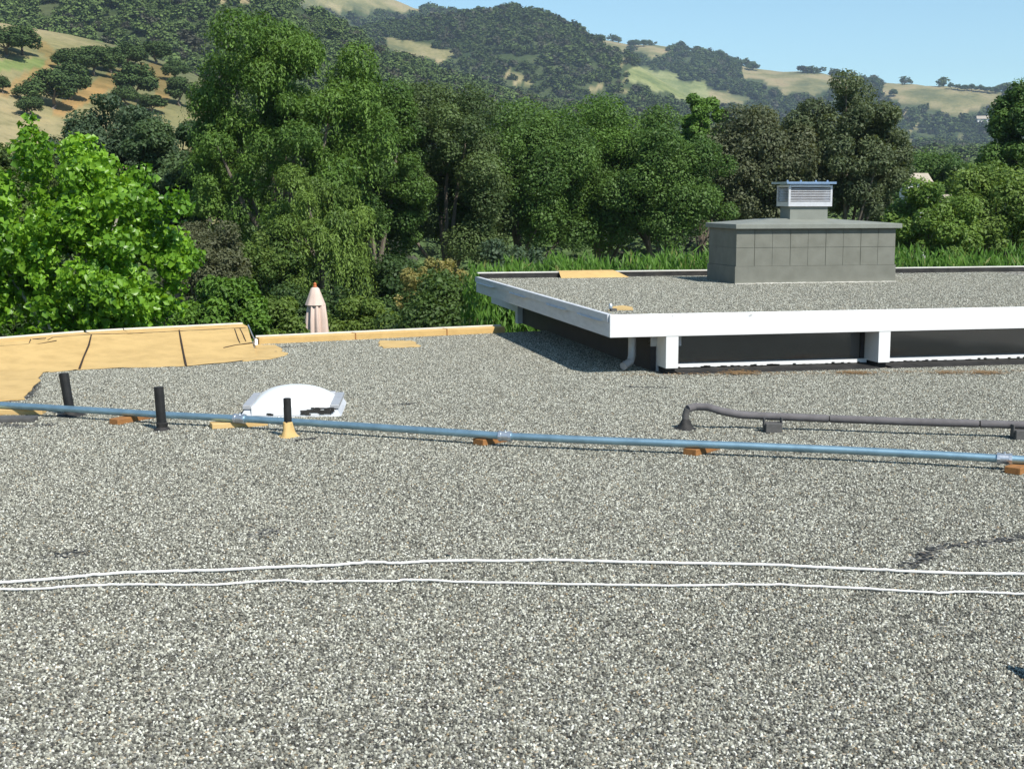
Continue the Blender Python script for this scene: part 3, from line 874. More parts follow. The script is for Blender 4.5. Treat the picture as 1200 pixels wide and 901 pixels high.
# front fascia: board and a thin gravel stop along its top
mb = MB().box(0, LU, 0, .028, FB, ZT)
mb.build("front_fascia", M['white'], hall, bevel=.003)
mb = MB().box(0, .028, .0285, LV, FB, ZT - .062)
mb.build("side_fascia", M['white_shade_weathered'], hall, bevel=.003)
mb = MB().box(-.014, .03, .0305, LV, ZT - .06, ZT)
for y0, y1 in ((.25, .85), (1.35, 1.95), (2.9, 3.55), (4.5, 5.3)):  # ledge pieces shaped to catch sun as bright dashes on the shaded side
    mb.hexa([(-.034, y0, ZT - .066), (-.0145, y0 - .1, ZT - .064), (-.0145, y1 + .1, ZT - .064), (-.034, y1, ZT - .066), (-.034, y0, ZT - .0625), (-.0145, y0 - .1, ZT - .058), (-.0145, y1 + .1, ZT - .058), (-.034, y1, ZT - .0625)])
mb.build("gravel_stop", M['white_shade_weathered'], hall)
# back upstand: black face, pale cap, tan repair
MB().box(.03, LU, LV - .1, LV - .04, .30, .528).build("back_upstand", M['black'], hall)
mb = MB().box(.0, 2.93, LV - .105, LV - .03, .530, .542); mb.box(4.2, LU, LV - .105, LV - .03, .530, .542)
mb.build("back_cap", M['cream'], hall)
def hl(px, py, z):       # pixel to the building's own frame
    q = un(px, py, z) - Vector((Cc.x, Cc.y, 0)); c, s = math.cos(AG), math.sin(AG)
    return Vector((q.x * c + q.y * s, -q.x * s + q.y * c, z))
xa, xb = hl(671, 326, .5).x, hl(733, 324, .5).x
mb = MB().add([(xa - .03, LV - .33, .4755), (xb + .12, LV - .31, .4755), (xb, LV - .108, .546), (xa, LV - .108, .546), (xa, LV - .02, .55), (xb, LV - .02, .55)], [(0, 1, 2, 3), (3, 2, 5, 4)])
mb.build("coating_patch", M['tan'], hall)
q = hl(703, 362, .46)
p3 = [hl(713, 366.5, .455), hl(742, 366.5, .455), hl(741, 363, .455), hl(730, 361, .455), hl(716, 362.5, .455)]
MB().prism([(max(a.x, .05), max(a.y, .035)) for a in p3], .4725, .479).build("coating_patch", M['tan'], hall)
mb = MB().box(.16, .21, .50, .55, .472, .495); mb.build("roof_bracket", M['block_grey'], hall)
mb = MB().lathe([(.016, 0), (.017, .03), (.015, .05), (.006, .06)], (.19, .62, .472), 10); mb.build("roof_bracket", M['steel_bright'], hall, smooth=True)

# wall line under the roof, set in from the side, with its clerestory windows to the front
WX, WY = .42, .25
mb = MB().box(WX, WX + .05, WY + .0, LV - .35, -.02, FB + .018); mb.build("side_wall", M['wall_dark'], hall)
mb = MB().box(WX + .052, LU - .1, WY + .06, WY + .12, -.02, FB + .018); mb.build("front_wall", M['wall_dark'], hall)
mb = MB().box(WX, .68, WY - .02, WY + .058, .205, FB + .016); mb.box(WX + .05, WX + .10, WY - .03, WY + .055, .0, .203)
mb.build("wall_trim", M['white_shade_weathered'], hall)
# fins under the fascia that carry the roof edge
posts = []
for i, pxx in enumerate((767, 1038)):
    x0 = hl(pxx, 434, .0).x
    posts.append(x0)
posts.append(posts[1] * 2 - posts[0]); 
for x0 in posts:
    MB().box(x0, x0 + .105, .004, WY + .05, .048, FB + .017).build("post", M['white'], hall, bevel=.003)
    MB().box(x0 + .012, x0 + .093, .05, WY + .04, -.01, .047).build("post_base", M['black'], hall)
# windows between the fins: dark glass over a sloping white sill and black base flashing
spans = [(posts[0] + .107, posts[1] - .002), (posts[1] + .107, posts[2] - .002), (posts[2] + .107, LU - .1)]
for x0, x1 in spans:
    wroot = MB().box(x0, x1, WY + .0, WY + .03, FB - .03, FB + .016).box(x0, x0 + .035, WY, WY + .03, .06, FB - .031).box(x1 - .035, x1, WY, WY + .03, .06, FB - .031).build("window", M['wall_dark'], hall)
    MB().box(x0 + .036, x1 - .036, WY + .012, WY + .02, .06, FB - .031).build("pane", M['glass'], wroot)
    s = MB(); nn = 60
    for k in range(nn):
        xa_, xb_ = x0 + (x1 - x0) * k / nn, x0 + (x1 - x0) * (k + 1) / nn
        za = .028 + .012 * random.random() * (random.random() < .6)
        s.box(xa_, xb_, WY - .045, WY + .05, za, .058)
    s.build("sill", M['white'], wroot)
    f_ = MB().hexa([(x0, -.06, -.005), (x1, -.06, -.005), (x1, .3, -.005), (x0, .3, -.005), (x0, -.02, .012), (x1, -.02, .012), (x1, .3, .024), (x0, .3, .024)])
    f_.build("base_flashing", M['black'], wroot)
# loose white flecks of old paint on the flashing
# side beam and post at the back, downspout at the corner
MB().box(WX - .03, WX + .045, LV - .5, LV + 1.0, .10, FB + .015).build("side_beam", M['soffit'], hall)
MB().box(WX - .06, WX + .06, LV - .62, LV - .502, -.02, FB + .015).build("back_post", M['white_shade_weathered'], hall)
dx, dy = .29, .33
MB().tube([(dx, dy, FB + .02), (dx, dy, .12), (dx - .02, dy - .02, .075), (dx - .10, dy - .08, .045)], .033, 10).build("downspout", M['dome_frame'], hall, smooth=True)

# chimney on the raised roof
ch0 = hl(862, 333, .472); ch1 = hl(1057, 331.5, .472)
CW = ch1.x - ch0.x; CD = .84; CHZ = 1.075 - .452
cx0, cy0 = ch0.x, ch0.y
u_ = CW / 9.0
mb = MB()
g = .006
# the wall core is set back; block faces stand proud with joints between them
mb.box(cx0 + .004, cx0 + CW - .004, cy0 + .006, cy0 + CD, .465, 1.07)
h3 = (1.07 - .472) / 3.0
mb.box(cx0 - .012, cx0 + CW + .012, cy0 - .008, cy0 + CD + .01, .467, .472 + h3 * .96)
for r_ in range(2):
    z0 = .472 + h3 * (.96 + 1.02 * r_); z1 = z0 + h3 * 1.02
    for k in range(9):
        ga = .0045 if k % 2 == 1 else .0018; gb = .0045 if (k + 1) % 2 == 1 else .0018
        if k == 0: ga = 0
        if k == 8: gb = 0
        mb.box(cx0 + u_ * k + ga, cx0 + u_ * (k + 1) - gb, cy0, cy0 + .0055, z0 + .002, min(z1 - .002, 1.069))
    mb.box(cx0, cx0 + .0035, cy0 + .0058, cy0 + CD, z0 + .002, min(z1 - .002, 1.069))
    mb.box(cx0 + CW - .0035, cx0 + CW, cy0 + .0058, cy0 + CD, z0 + .002, min(z1 - .002, 1.069))
chim = mb.build("chimney", M['block'], hall)
mb = MB()
for k in range(70):
    if True:
        xa_ = cx0 - .02 + (CW + .03) * k / 70; d_ = .012 * random.random()
        mb.box(xa_, xa_ + CW / 70 + .01, cy0 - .03 - d_, cy0 - .009, .470, .479 + .006 * random.random())
mb.build("base_sealant", M['cream'], chim)
chim["label"] = "grey painted block chimney with flat cap and louvred cowl"
# cap, gently hipped
ox, oz0, oz1 = .055, 1.072, 1.125
a0, a1, b0_, b1 = cx0 - .03, cx0 + CW + ox, cy0 - .05, cy0 + CD + .05
m0, m1, n0, n1 = cx0 + CW * .3, cx0 + CW * .62, cy0 + CD * .3, cy0 + CD * .7
mb = MB().add([(a0, b0_, oz0), (a1, b0_, oz0), (a1, b1, oz0), (a0, b1, oz0), (a0, b0_, oz1), (a1, b0_, oz1), (a1, b1, oz1), (a0, b1, oz1), (m0, n0, oz1 + .055), (m1, n0, oz1 + .055), (m1, n1, oz1 + .055), (m0, n1, oz1 + .055)],
    [(3, 2, 1, 0), (0, 1, 5, 4), (1, 2, 6, 5), (2, 3, 7, 6), (3, 0, 4, 7), (4, 5, 9, 8), (5, 6, 10, 9), (6, 7, 11, 10), (7, 4, 8, 11), (8, 9, 10, 11)])
mb.build("cap", M['cap'], chim, bevel=.006)
fx0 = hl(925, 300, .9); 
def hx(px, v):    # local x of the vertical plane v metres back that stands at pixel column px
    # solve along the row y=v
    lo, hi = -5.0, 15.0
    for _ in range(50):
        m_ = (lo + hi) / 2
        X = Cc.x + m_ * math.cos(AG) - v * math.sin(AG); Y_ = Cc.y + m_ * math.sin(AG) + v * math.cos(AG)
        if pj(X, Y_, 1.3)[0] < px: lo = m_
        else: hi = m_
    return lo
fy = cy0 + CD * .24
f0, f1 = hx(926, fy), hx(970, fy)
MB().box(f0, f1, fy, fy + .27, oz1 + .02, 1.315).build("flue", M['cap'], chim)
k0, k1 = hx(924, fy - .03), hx(975, fy - .03)
ky0, ky1 = fy - .03, fy + .30
cz0, cz1 = 1.315, 1.548
# the cowl: corner frame, louvre blades on all sides, dark inside
cow = MB().box(k0, k1, ky0, ky1, cz0, cz0 + .05).box(k0, k1, ky0, ky1, cz1 - .022, cz1)
for xx in (k0, k1 - .022):
    for yy in (ky0, ky1 - .022): cow.box(xx, xx + .022, yy, yy + .022, cz0 + .05, cz1 - .022)
cw = cow.build("cowl", M['cowl'], chim)
MB().box(k0 + .06, k1 - .06, ky0 + .06, ky1 - .06, cz0 + .051, cz1 - .023).build("cowl_core", M['block_grey'], chim)
mb = MB(); nb = 8
for k in range(nb):
    z = cz0 + .056 + (cz1 - .03 - cz0 - .056) * k / nb; dz = (cz1 - .03 - cz0 - .056) / nb
    mb.hexa([(k0 + .022, ky0 + .001, z), (k1 - .022, ky0 + .001, z), (k1 - .022, ky0 + .045, z + dz * .9), (k0 + .022, ky0 + .045, z + dz * .9), (k0 + .022, ky0 + .001, z + .004), (k1 - .022, ky0 + .001, z + .004), (k1 - .022, ky0 + .045, z + dz * .9 + .004), (k0 + .022, ky0 + .045, z + dz * .9 + .004)])
    mb.hexa([(k0 + .001, ky0 + .022, z), (k0 + .045, ky0 + .022, z + dz * .9), (k0 + .045, ky1 - .022, z + dz * .9), (k0 + .001, ky1 - .022, z), (k0 + .001, ky0 + .022, z + .004), (k0 + .045, ky0 + .022, z + dz * .9 + .004), (k0 + .045, ky1 - .022, z + dz * .9 + .004), (k0 + .001, ky1 - .022, z + .004)])
mb.build("louvre", M['cowl'], chim)
l0, l1 = hx(923.5, ky0 - .06), hx(980, ky0 - .06)
mb = MB().box(l0 - .015, l1, ky0 - .05, ky1 + .05, 1.562, 1.586)
for xx in (.02, .18, .36, .50): mb.lathe([(.012, 0), (.012, .012), (.004, .02)], (l0 + xx, ky0 + .02, 1.586), 8)
mb.box(k0 + .02, k1 - .02, ky0 + .03, ky1 - .03, 1.549, 1.561)
mb.build("cowl_lid", M['lid_sky_blue'], chim)

# ------------------------------------------------------------------ vent pipes
def vent(name, px, py_base, py_top, wpx, label, boot=None, lean=0.0, boot_mat='black'):
    b = un(px, py_base); k = b.y / F
    hgt = (py_base - py_top) * k * 1.01; r = wpx * k / 2
    root = empty(name, b)
    MB().tube([(0, 0, .0), (lean * .5, 0, hgt * .5), (lean, 0, hgt)], r, 18).build("pipe", M['pipe_black'], root, smooth=True)
    MB().tube([(lean, 0, hgt - .03), (lean, 0, hgt + .0015)], r * .8, 16).build("opening", M['black'], root)
    bh, br = boot
    MB().lathe([(br * 1.35, .001), (br, .012), (br * .72, bh * .45), (r * 1.22, bh), (r * 1.05, bh + .004)], (0, 0, 0), 22, wob=lambda a, z: 1 + (.16 if boot_mat == 'tan' else .08) * math.sin(3 * a + 40 * z) + .08 * math.sin(7 * a + 60 * z)).build("flashing", M[boot_mat], root, smooth=True)
    tag(root, label, "vent pipe", "black vent pipes through the gravel roof"); return root
vent("vent_pipe", 83, 487, 437, 11.5, "black vent pipe behind the steel conduit near the tan corner", (.03, .075), -.035)
vent("vent_pipe", 190, 504, 453, 11.5, "black vent pipe with black foot standing beside a brown wood block", (.045, .042), -.012)
vent("vent_pipe", 338, 512, 466, 9.2, "thin black vent pipe with a lumpy tan foot in front of the skylight", (.088, .045), -.003, 'tan')

# ------------------------------------------------------------------ skylight
sk_c = un(337.5, 489); sk_r = .06
sk = empty("dome_skylight", (sk_c.x, sk_c.y + .30, 0), sk_r)
tag(sk, "white bubble dome skylight on a grey metal frame", "skylight")
hw = .298
mb = MB().hexa([(-hw - .03, -.30, -.003), (hw + .03, -.30, -.003), (hw + .03, .30, -.003), (-hw - .03, .30, -.003), (-hw, -.28, .05), (hw, -.28, .05), (hw, .28, .05), (-hw, .28, .05)])
mb.build("curb", M['white_shade_weathered'], sk)
fr = MB()
for (x0, x1, y0, y1) in ((-hw - .012, -hw + .045, -.29, .29), (hw - .045, hw + .012, -.29, .29)): fr.box(x0, x1, y0, y1, .052, .080)
fr.box(-hw + .046, hw - .046, .245, .29, .052, .088)
fr.build("frame", M['dome_frame'], sk, bevel=.004)
n_ = 28; vs, fs = [], []
for i in range(n_ + 1):
    for j in range(n_ + 1):
        a, b = 2 * i / n_ - 1, 2 * j / n_ - 1
        hgt = max(0, (1 - abs(a) ** 2.1)) ** .55 * max(0, (1 - abs(b) ** 2.1)) ** .55
        vs.append((a * (hw - .035), b * .275 - .008,   .055 + .118 * hgt))
for i in range(n_):
    for j in range(n_):
        q = i * (n_ + 1) + j; fs.append((q, q + n_ + 1, q + n_ + 2, q + 1))
MB().add(vs, fs).build("dome", M['dome'], sk, smooth=True)
MB().box(-hw + .046, hw - .046, -.298, -.284, .012, .066).build("front_lip", M['dome'], sk)
rng = np.random.default_rng(4); mb = MB()
for k in range(60):
    x = .06 + .22 * rng.random(); z = .015 + .028 * rng.random() + .02 * (x > .12) * rng.random(); r_ = .004 + .009 * rng.random()
    mb.box(x - r_ * 1.8, x + r_ * 1.8, -.3003 - .0006 * rng.random(), -.2975, z - r_ * .45, z + r_ * .45)
mb.build("tar_smear", M['black'], sk); mb = MB()
for k in range(10):
    x = -.16 + .03 * rng.random(); z = .016 + .008 * rng.random(); mb.box(x, x + .02, -.3003 - .0006 * rng.random(), -.2975, z - .003, z + .004)
mb.build("tar_smear", M['black'], sk)

# ------------------------------------------------------------------ steel conduit on wood blocks
CZ = .062
cpts = [(-700, 434), (-260, 459), (-120, 466.5), (0, 474.5), (95, 480), (190, 486), (281, 490.5), (340, 494), (440, 500.5), (520, 506), (592, 511), (700, 516), (860, 522), (980, 527), (1100, 533), (1177, 537.5), (1260, 542), (1400, 549), (1900, 574)]
cw_ = [un(x, y, CZ) for x, y in cpts]
con = empty("steel_conduit", (cw_[3].x, cw_[3].y, 0))
tag(con, "long bluish galvanised conduit lying on wood blocks across the gravel", "conduit")
o0 = Vector((cw_[3].x, cw_[3].y, 0))
MB().tube([q - o0 for q in cw_], .0215, 16).build("tube", M['steel'], con, smooth=True)
for pxc in (281, 592, 1177):
    q = un(pxc, np.interp(pxc, [a for a, b in cpts], [b for a, b in cpts]), CZ); q2 = un(pxc + 14, np.interp(pxc + 14, [a for a, b in cpts], [b for a, b in cpts]), CZ); d = (q2 - q).normalized()
    m_ = MB(); m_.tube([q - d * .035 - o0, q + d * .035 - o0], .0275, 18)
    m_.tube([q - d * .037 - o0, q - d * .022 - o0], .031, 8); m_.tube([q + d * .022 - o0, q + d * .037 - o0], .031, 8)
    m_.tube([q + Vector((0, 0, .02)) - o0, q + Vector((0, 0, .037)) - o0], .006, 6)
    m_.build("coupling", M['steel_bright'], con, smooth=True)
def wood(name, a, b, wid, hgt, mat, label, group=None, cat="wood block"):
    A_, B_ = un(*a), un(*b); c = (A_ + B_) / 2; d = B_ - A_
    o = MB().box(-d.length / 2, d.length / 2, -wid / 2, wid / 2, .001, hgt).build(name, M[mat], None, loc=(c.x, c.y, 0), bevel=.004, rz=math.atan2(d.y, d.x))
    tag(o, label, cat, group); return o
gw = "wood blocks under the conduit"
wood("wood_block", (133, 498), (180, 489), .075, .038, 'wood_brown', "brown wood block under the conduit between two black vent pipes", gw)
wood("wood_block", (560, 522), (604, 514), .085, .038, 'wood_brown', "brown wood block under the conduit coupling left of the grey pipe", gw)
wood("wood_block", (808, 534), (842, 524.5), .085, .038, 'wood_brown', "brown wood block under the conduit just below the grey pipe's elbow", gw)
wood("wood_block", (1186, 556), (1216, 545), .085, .038, 'wood_brown', "brown wood block under the conduit at the right edge", gw)
wood("wood_plank", (247, 502), (312, 498), .10, .035, 'wood_yellow', "pale yellow plank under the conduit in front of the skylight", None, "plank")
wood("wood_plank", (-60, 486), (52, 485), .10, .038, 'wood_yellow', "pale yellow plank under the conduit's left end", None, "plank")
q = un(12, 494)
tag(MB().box(-.16, .16, -.06, .06, .0, .03).build("roof_pad", M['block_grey'], None, loc=(q.x, q.y, 0), bevel=.006, rz=.1), "dark grey pad lying beside the yellow plank at the left edge", "pad")

# ------------------------------------------------------------------ grey insulated pipe on blocks
ipx = [(803, 503, 0), ]
b0p = un(803, 503)
PH = .135
path = [b0p + Vector((0, 0, .0)), b0p + Vector((0, 0, .09)), b0p + Vector((.012, 0, PH - .008)), un(815, 476.5, PH), un(830, 477, PH), un(846, 482, PH - .02), un(868, 486, PH - .045), un(907, 488, PH - .05), un(971, 490.5, PH - .055), un(1060, 494, PH - .055), un(1147, 496.5, PH - .055), un(1200, 498, PH - .055), un(1330, 503, PH - .055), un(1800, 521, PH - .055)]
ins = empty("insulated_pipe", b0p)
tag(ins, "grey foam insulated pipe rising from a black boot and running right", "pipe")
pts = [q - b0p for q in path]
MB().tube(pts[2:9], .0235, 14).build("insulation", M['foam'], ins, smooth=True)
d1 = (pts[9] - pts[8]).normalized()
MB().tube([pts[8] + d1 * .008] + pts[9:11], .0235, 14).build("insulation", M['foam'], ins, smooth=True)
MB().tube([pts[10] + d1 * .008] + pts[11:], .0235, 14).build("insulation", M['foam'], ins, smooth=True)
for e_ in (8, 10): MB().tube([pts[e_] - d1 * .01, pts[e_] + d1 * .02], .019, 12).build("joint_tape", M['black'], ins)
MB().tube(pts[:3], [.021, .021, .022], 12).build("riser", M['block_grey'], ins, smooth=True)
MB().lathe([(.075, .001), (.050, .012), (.036, .035), (.026, .058), (.021, .066)], (0, 0, 0), 20, wob=lambda a, z: 1 + .12 * math.sin(3 * a + 30 * z)).build("boot", M['black'], ins, smooth=True)
gp = "grey support blocks under the insulated pipe"
for i, (pxx, pyy, lab) in enumerate(((907, 507.5, "dark grey support block under the insulated pipe near its bend"), (1200, 516, "dark grey support block under the insulated pipe at the right edge"))):
    q = un(pxx, pyy)
    blk = MB().box(-.05, .05, -.005, .085, .001, .058).build("support_block", M['block_grey'], None, loc=q, bevel=.004, rz=.06)
    MB().box(-.056, -.05, .02, .06, .02, .088).build("strap", M['block_grey'], blk)
    MB().box(.05, .056, .02, .06, .02, .088).build("strap", M['block_grey'], blk)
    tag(blk, lab, "support block", gp)

# ------------------------------------------------------------------ white cables
def cable(pts, r, name, label, seed):
    r *= .72
    rng = np.random.default_rng(seed); P = [un(x, y, r + .006) for x, y in pts]; out = []
    for i in range(len(P) - 1):
        p0, p1, p2, p3 = P[max(i - 1, 0)], P[i], P[i + 1], P[min(i + 2, len(P) - 1)]
        for k in range(8):
            t = k / 8
            q = .5 * ((2 * p1) + (p2 - p0) * t + (2 * p0 - 5 * p1 + 4 * p2 - p3) * t * t + (3 * p1 - p0 - 3 * p2 + p3) * t ** 3)
            out.append(q + Vector((0, rng.normal() * .0016, abs(rng.normal()) * .0012)))
    out.append(P[-1])
    o = MB().tube(out, r, 8).build(name, M['cable'], None, smooth=True); tag(o, label, "cable", "white cables across the gravel"); return o
cable([(-600, 728), (-350, 709), (-120, 694), (-50, 688), (0, 682.5), (50, 679), (117, 673), (167, 670), (250, 668), (333, 664), (367, 663), (400, 661.5), (430, 659), (470, 659.5), (510, 657), (600, 657), (640, 655.8), (700, 657.5), (800, 659.5), (900, 661.5), (950, 664), (1040, 668), (1120, 671.5), (1200, 672.5), (1300, 674), (1500, 678), (1800, 690)], .0072, "white_cable", "white cable across the gravel, the thicker one farther from the viewer", 1)
cable([(-600, 716), (-350, 704), (-120, 694.5), (-50, 691.5), (0, 690.5), (40, 690), (100, 686), (167, 685), (250, 685), (290, 682), (330, 680), (357, 681.5), (400, 681), (460, 681), (480, 679.5), (560, 682), (700, 685), (800, 686), (900, 685), (1020, 690), (1100, 694.5), (1130, 693), (1200, 696), (1300, 698), (1500, 705), (1800, 716)], .0056, "white_cable", "thinner white cable across the gravel, the one nearer the viewer", 2)

# dry needles swept against the raised wall and along its roof edge
def needles(name, label, spots, seed):
    rng = np.random.default_rng(seed); vs, fs = [], []
    for (c, sx, sy, n, z) in spots:
        for _ in range(n):
            x, y = c[0] + rng.normal() * sx, c[1] + rng.normal() * sy; a = rng.random() * 3.14; L = .012 + .03 * rng.random(); wv = .0022 + .002 * rng.random()
            dx_, dy_ = math.cos(a) * L / 2, math.sin(a) * L / 2; nx, ny = -math.sin(a) * wv, math.cos(a) * wv; zz = z + .008 * rng.random()
            b = len(vs); vs += [(x - dx_ - nx, y - dy_ - ny, zz), (x + dx_ - nx, y + dy_ - ny, zz + .004 * rng.random()), (x + dx_ + nx, y + dy_ + ny, zz + .002), (x - dx_ + nx, y - dy_ + ny, zz)]; fs.append((b, b + 1, b + 2, b + 3))
    o = MB().add(vs, fs).build(name, M['debris']); tag(o, label, "dry needles", kind="stuff"); return o
sp = []
for pxx in range(740, 1230, 9):
    q = un(pxx, 441 - (pxx - 740) * .012); sp.append((q, .09, .05, 9, .008))
for pxx in (862, 866, 872, 1000, 1005, 1150, 1160, 1110):
    q = un(pxx, 438); sp.append((q, .07, .06, 150, .008))
needles("fallen_needles", "brown dry needles along the foot of the clerestory wall", sp, 1)
sp = []
for k in range(60):
    x = .3 + 5.5 * random.random(); X = Cc.x + x * math.cos(AG) - .07 * math.sin(AG); Y_ = Cc.y + x * math.sin(AG) + .07 * math.cos(AG)
    sp.append(((X, Y_), .09, .012, 14, .475))
needles("fallen_needles", "reddish dry needles caught along the raised roof's front edge", sp, 2)

# ------------------------------------------------------------------ umbrella on the terrace behind
UY = 28.0
ut = at(369, 331, UY)
um = empty("closed_umbrella", (ut.x, UY, -3.0))
tag(um, "closed cream market umbrella with wooden finial beyond the roof edge", "umbrella")
zt = ut.z + 3.0; k = UY / F
rng = np.random.default_rng(9)
def fold(a, z): return 1 + .17 * math.sin(9 * a + .8 * z) + .09 * math.sin(5 * a + 2 * z)
MB().lathe([(.19, zt - 1.55), (.205, zt - 1.3), (.205, zt - 1.0), (.195, zt - .75), (.165, zt - .45), (.14, zt - .40)], (0.03, 0, 0), 64, wob=fold).build("canopy", M['umbrella'], um, smooth=True)
MB().lathe([(.205, zt - .46), (.185, zt - .40), (.13, zt - .25), (.085, zt - .125), (.055, zt - .10)], (0, 0, 0), 64, wob=lambda a, z: 1 + .07 * math.sin(8 * a) * (zt - z)).build("top_vent", M['umbrella'], um, smooth=True)
MB().lathe([(.03, zt - .11), (.042, zt - .08), (.03, zt - .05), (.036, zt - .03), (.012, zt)], (0, 0, 0), 16).build("finial", M['umbrella_wood'], um, smooth=True)
MB().tube([(0, 0, .05), (0, 0, zt - .1)], .024, 12).build("pole", M['umbrella_wood'], um, smooth=True)
MB().lathe([(.28, 0), (.28, .05), (.06, .08), (.04, .3)], (0, 0, 0), 24).build("base", M['block_grey'], um, smooth=True)

# ------------------------------------------------------------------ trees and shrubs behind the roof
G1a, G1b = (.030, .062, .014), (.075, .125, .022)       # mid green
GDa, GDb = (.020, .040, .013), (.050, .085, .022)       # dark green
GGa, GGb = (.040, .050, .026), (.086, .098, .050)       # grey green
GYa, GYb = (.055, .090, .018), (.130, .170, .030)       # yellow green
BLa, BLb = (.026, .046, .026), (.060, .092, .045)       # bluish green

tree("sycamore_tree", "bright green broad leaved sycamore just beyond the tan roof edge", 98, 158, 470, 262, 18.5, 11000, .074, (.042, .110, .009), (.16, .29, .026), 21, nc=84, cr=.165, dens=3.0, droop=.3, mat='leaf_bright', bark='bark_pale', aspect=.85, upb=.2, shell=.15, low=-.95, sizevar=.45,
     extra=[(75, 178, 40, 50), (42, 150, 22, 34), (50, 180, 50, 60), (215, 240, 40, 40), (200, 295, 40, 60), (100, 205, 60, 60), (15, 230, 50, 60), (8, 350, 70, 80), (35, 300, 70, 70), (-10, 300, 60, 60), (60, 370, 80, 60)], gz=-3)
tree("shrub", "mid green shrub between the sycamore and the closed umbrella", 255, 318, 440, 120, 24, 9000, .085, (.04, .085, .014), (.085, .16, .022), 22, cat="shrub", nc=30, part='foliage', gz=-3)
tree("shrub", "light green shrub just left of the closed umbrella", 320, 345, 450, 100, 26, 7000, .07, GYa, (.10, .15, .028), 23, cat="shrub", nc=28, part='foliage', gz=-3)
tree("shrub", "dark low shrub right behind the closed umbrella", 365, 322, 440, 130, 33, 9000, .085, GDa, GDb, 24, cat="shrub", nc=28, part='foliage', gz=-3)
tree("shrub", "green shrub just right of the closed umbrella", 425, 343, 450, 100, 29, 8000, .07, (.045, .08, .016), (.11, .155, .03), 25, cat="shrub", nc=28, part='foliage', gz=-3)
tree("shrub", "broad dark shrub beyond the gap beside the raised roof", 535, 318, 460, 190, 27, 15000, .075, GDa, (.06, .10, .022), 26, cat="shrub", nc=46, part='foliage', gz=-3)
tree("shrub", "dark shrub below the raised roof's far corner", 625, 335, 460, 120, 24, 9000, .07, GDa, (.055, .095, .02), 27, cat="shrub", nc=34, part='foliage', gz=-3)
tree("shrub", "dark shrub behind the foot of the sycamore at the left edge", 0, 318, 470, 150, 26, 8000, .08, GDa, GDb, 33, cat="shrub", nc=30, part='foliage', gz=-3)
tree("flowering_shrub", "shrub with pale yellow flower heads above the dark shrubs", 512, 296, 400, 96, 32, 6500, .075, (.07, .085, .022), (.24, .20, .07), 28, cat="shrub", dens=.9, nc=26, cr=.17, low=-.2, part='foliage', gz=-3)
tree("shrub", "brownish grey twiggy shrub between the sycamore and the weeping tree", 240, 250, 370, 110, 36, 11000, .07, (.048, .054, .026), (.082, .090, .046), 29, cat="shrub", nc=34, part='foliage')
tree("shrub", "green shrub under the weeping tree's left skirt", 310, 265, 380, 120, 38, 10000, .085, G1a, (.085, .125, .025), 30, cat="shrub", nc=34, part='foliage')
tree("shrub", "dark shrub beneath the grey limbed oak", 460, 300, 410, 130, 40, 10000, .09, GDa, GDb, 31, cat="shrub", nc=34, part='foliage')
tree("shrub", "grey green shrub at the foot of the two rounded oaks", 600, 275, 400, 120, 40, 9000, .09, BLa, BLb, 32, cat="shrub", nc=30, part='foliage')

tree("weeping_tree", "tall weeping tree with drooping yellow green sprays, the tallest of the grove", 330, 14, 350, 235, 43, 42000, .105, (.032, .068, .014), (.090, .155, .026), 40, nc=40, cr=.20, droop=.7, strands=900, slen=1.0, aspect=.42, taper=.22, flat=.7,
     extra=[(290, 45, 60, 50), (345, 60, 60, 60), (262, 90, 50, 60), (400, 95, 50, 60), (248, 170, 50, 70), (300, 30, 40, 40), (238, 120, 40, 50), (242, 215, 50, 60), (425, 120, 50, 50), (415, 70, 50, 50), (445, 160, 50, 60)])
tree("weeping_tree", "lower weeping tree with pale hanging strands in front of the tallest one", 376, 172, 360, 128, 39, 11000, .095, (.044, .078, .016), (.112, .170, .032), 41, nc=16, cr=.24, droop=.9, strands=620, slen=1.5, aspect=.36, flat=.8)
tree("broadleaf_tree", "dense dark green tree joined to the weeping tree's right side", 440, 66, 350, 140, 46, 34000, .085, (.026, .056, .014), (.066, .118, .022), 42, nc=56, cr=.24, droop=.3, taper=.3)
tree("oak_tree", "oak with grey green tufts and pale bare limbs beside the dense dark tree", 522, 84, 345, 180, 48, 36000, .085, (.030, .050, .018), (.080, .115, .038), 43, nc=48, cr=.22)
tree("oak_tree", "rounded green oak in the middle of the grove behind the raised roof's far corner", 612, 120, 322, 205, 50, 40000, .085, (.030, .062, .015), (.078, .135, .028), 44, nc=50, cr=.22)
tree("oak_tree", "broad rounded green oak, widest of the grove, behind the raised roof", 703, 112, 315, 225, 53, 46000, .09, (.030, .065, .013), (.078, .140, .024), 45, nc=58, cr=.21)
tree("oak_tree", "rounded green oak left of the chimney", 783, 122, 322, 170, 50, 32000, .085, (.030, .062, .016), (.074, .128, .028), 46, nc=46, cr=.23)
tree("broadleaf_tree", "small bright green tree poking up between the green and the grey oaks", 823, 96, 230, 52, 60, 9000, .12, (.045, .09, .016), (.085, .155, .026), 47, nc=26, cr=.34)
tree("oak_tree", "grey brown oak behind the chimney, its crown the lower one", 887, 120, 300, 172, 55, 27000, .11, GGa, GGb, 48, nc=50, cr=.21, droop=.3, depth=140)
tree("oak_tree", "tall grey green oak behind the chimney cowl, its top against the hills", 992, 93, 285, 165, 55, 28000, .11, (.038, .053, .025), (.082, .104, .048), 49, nc=52, cr=.20, droop=.3, depth=140, extra=[(990, 98, 40, 30), (1010, 110, 50, 40)])
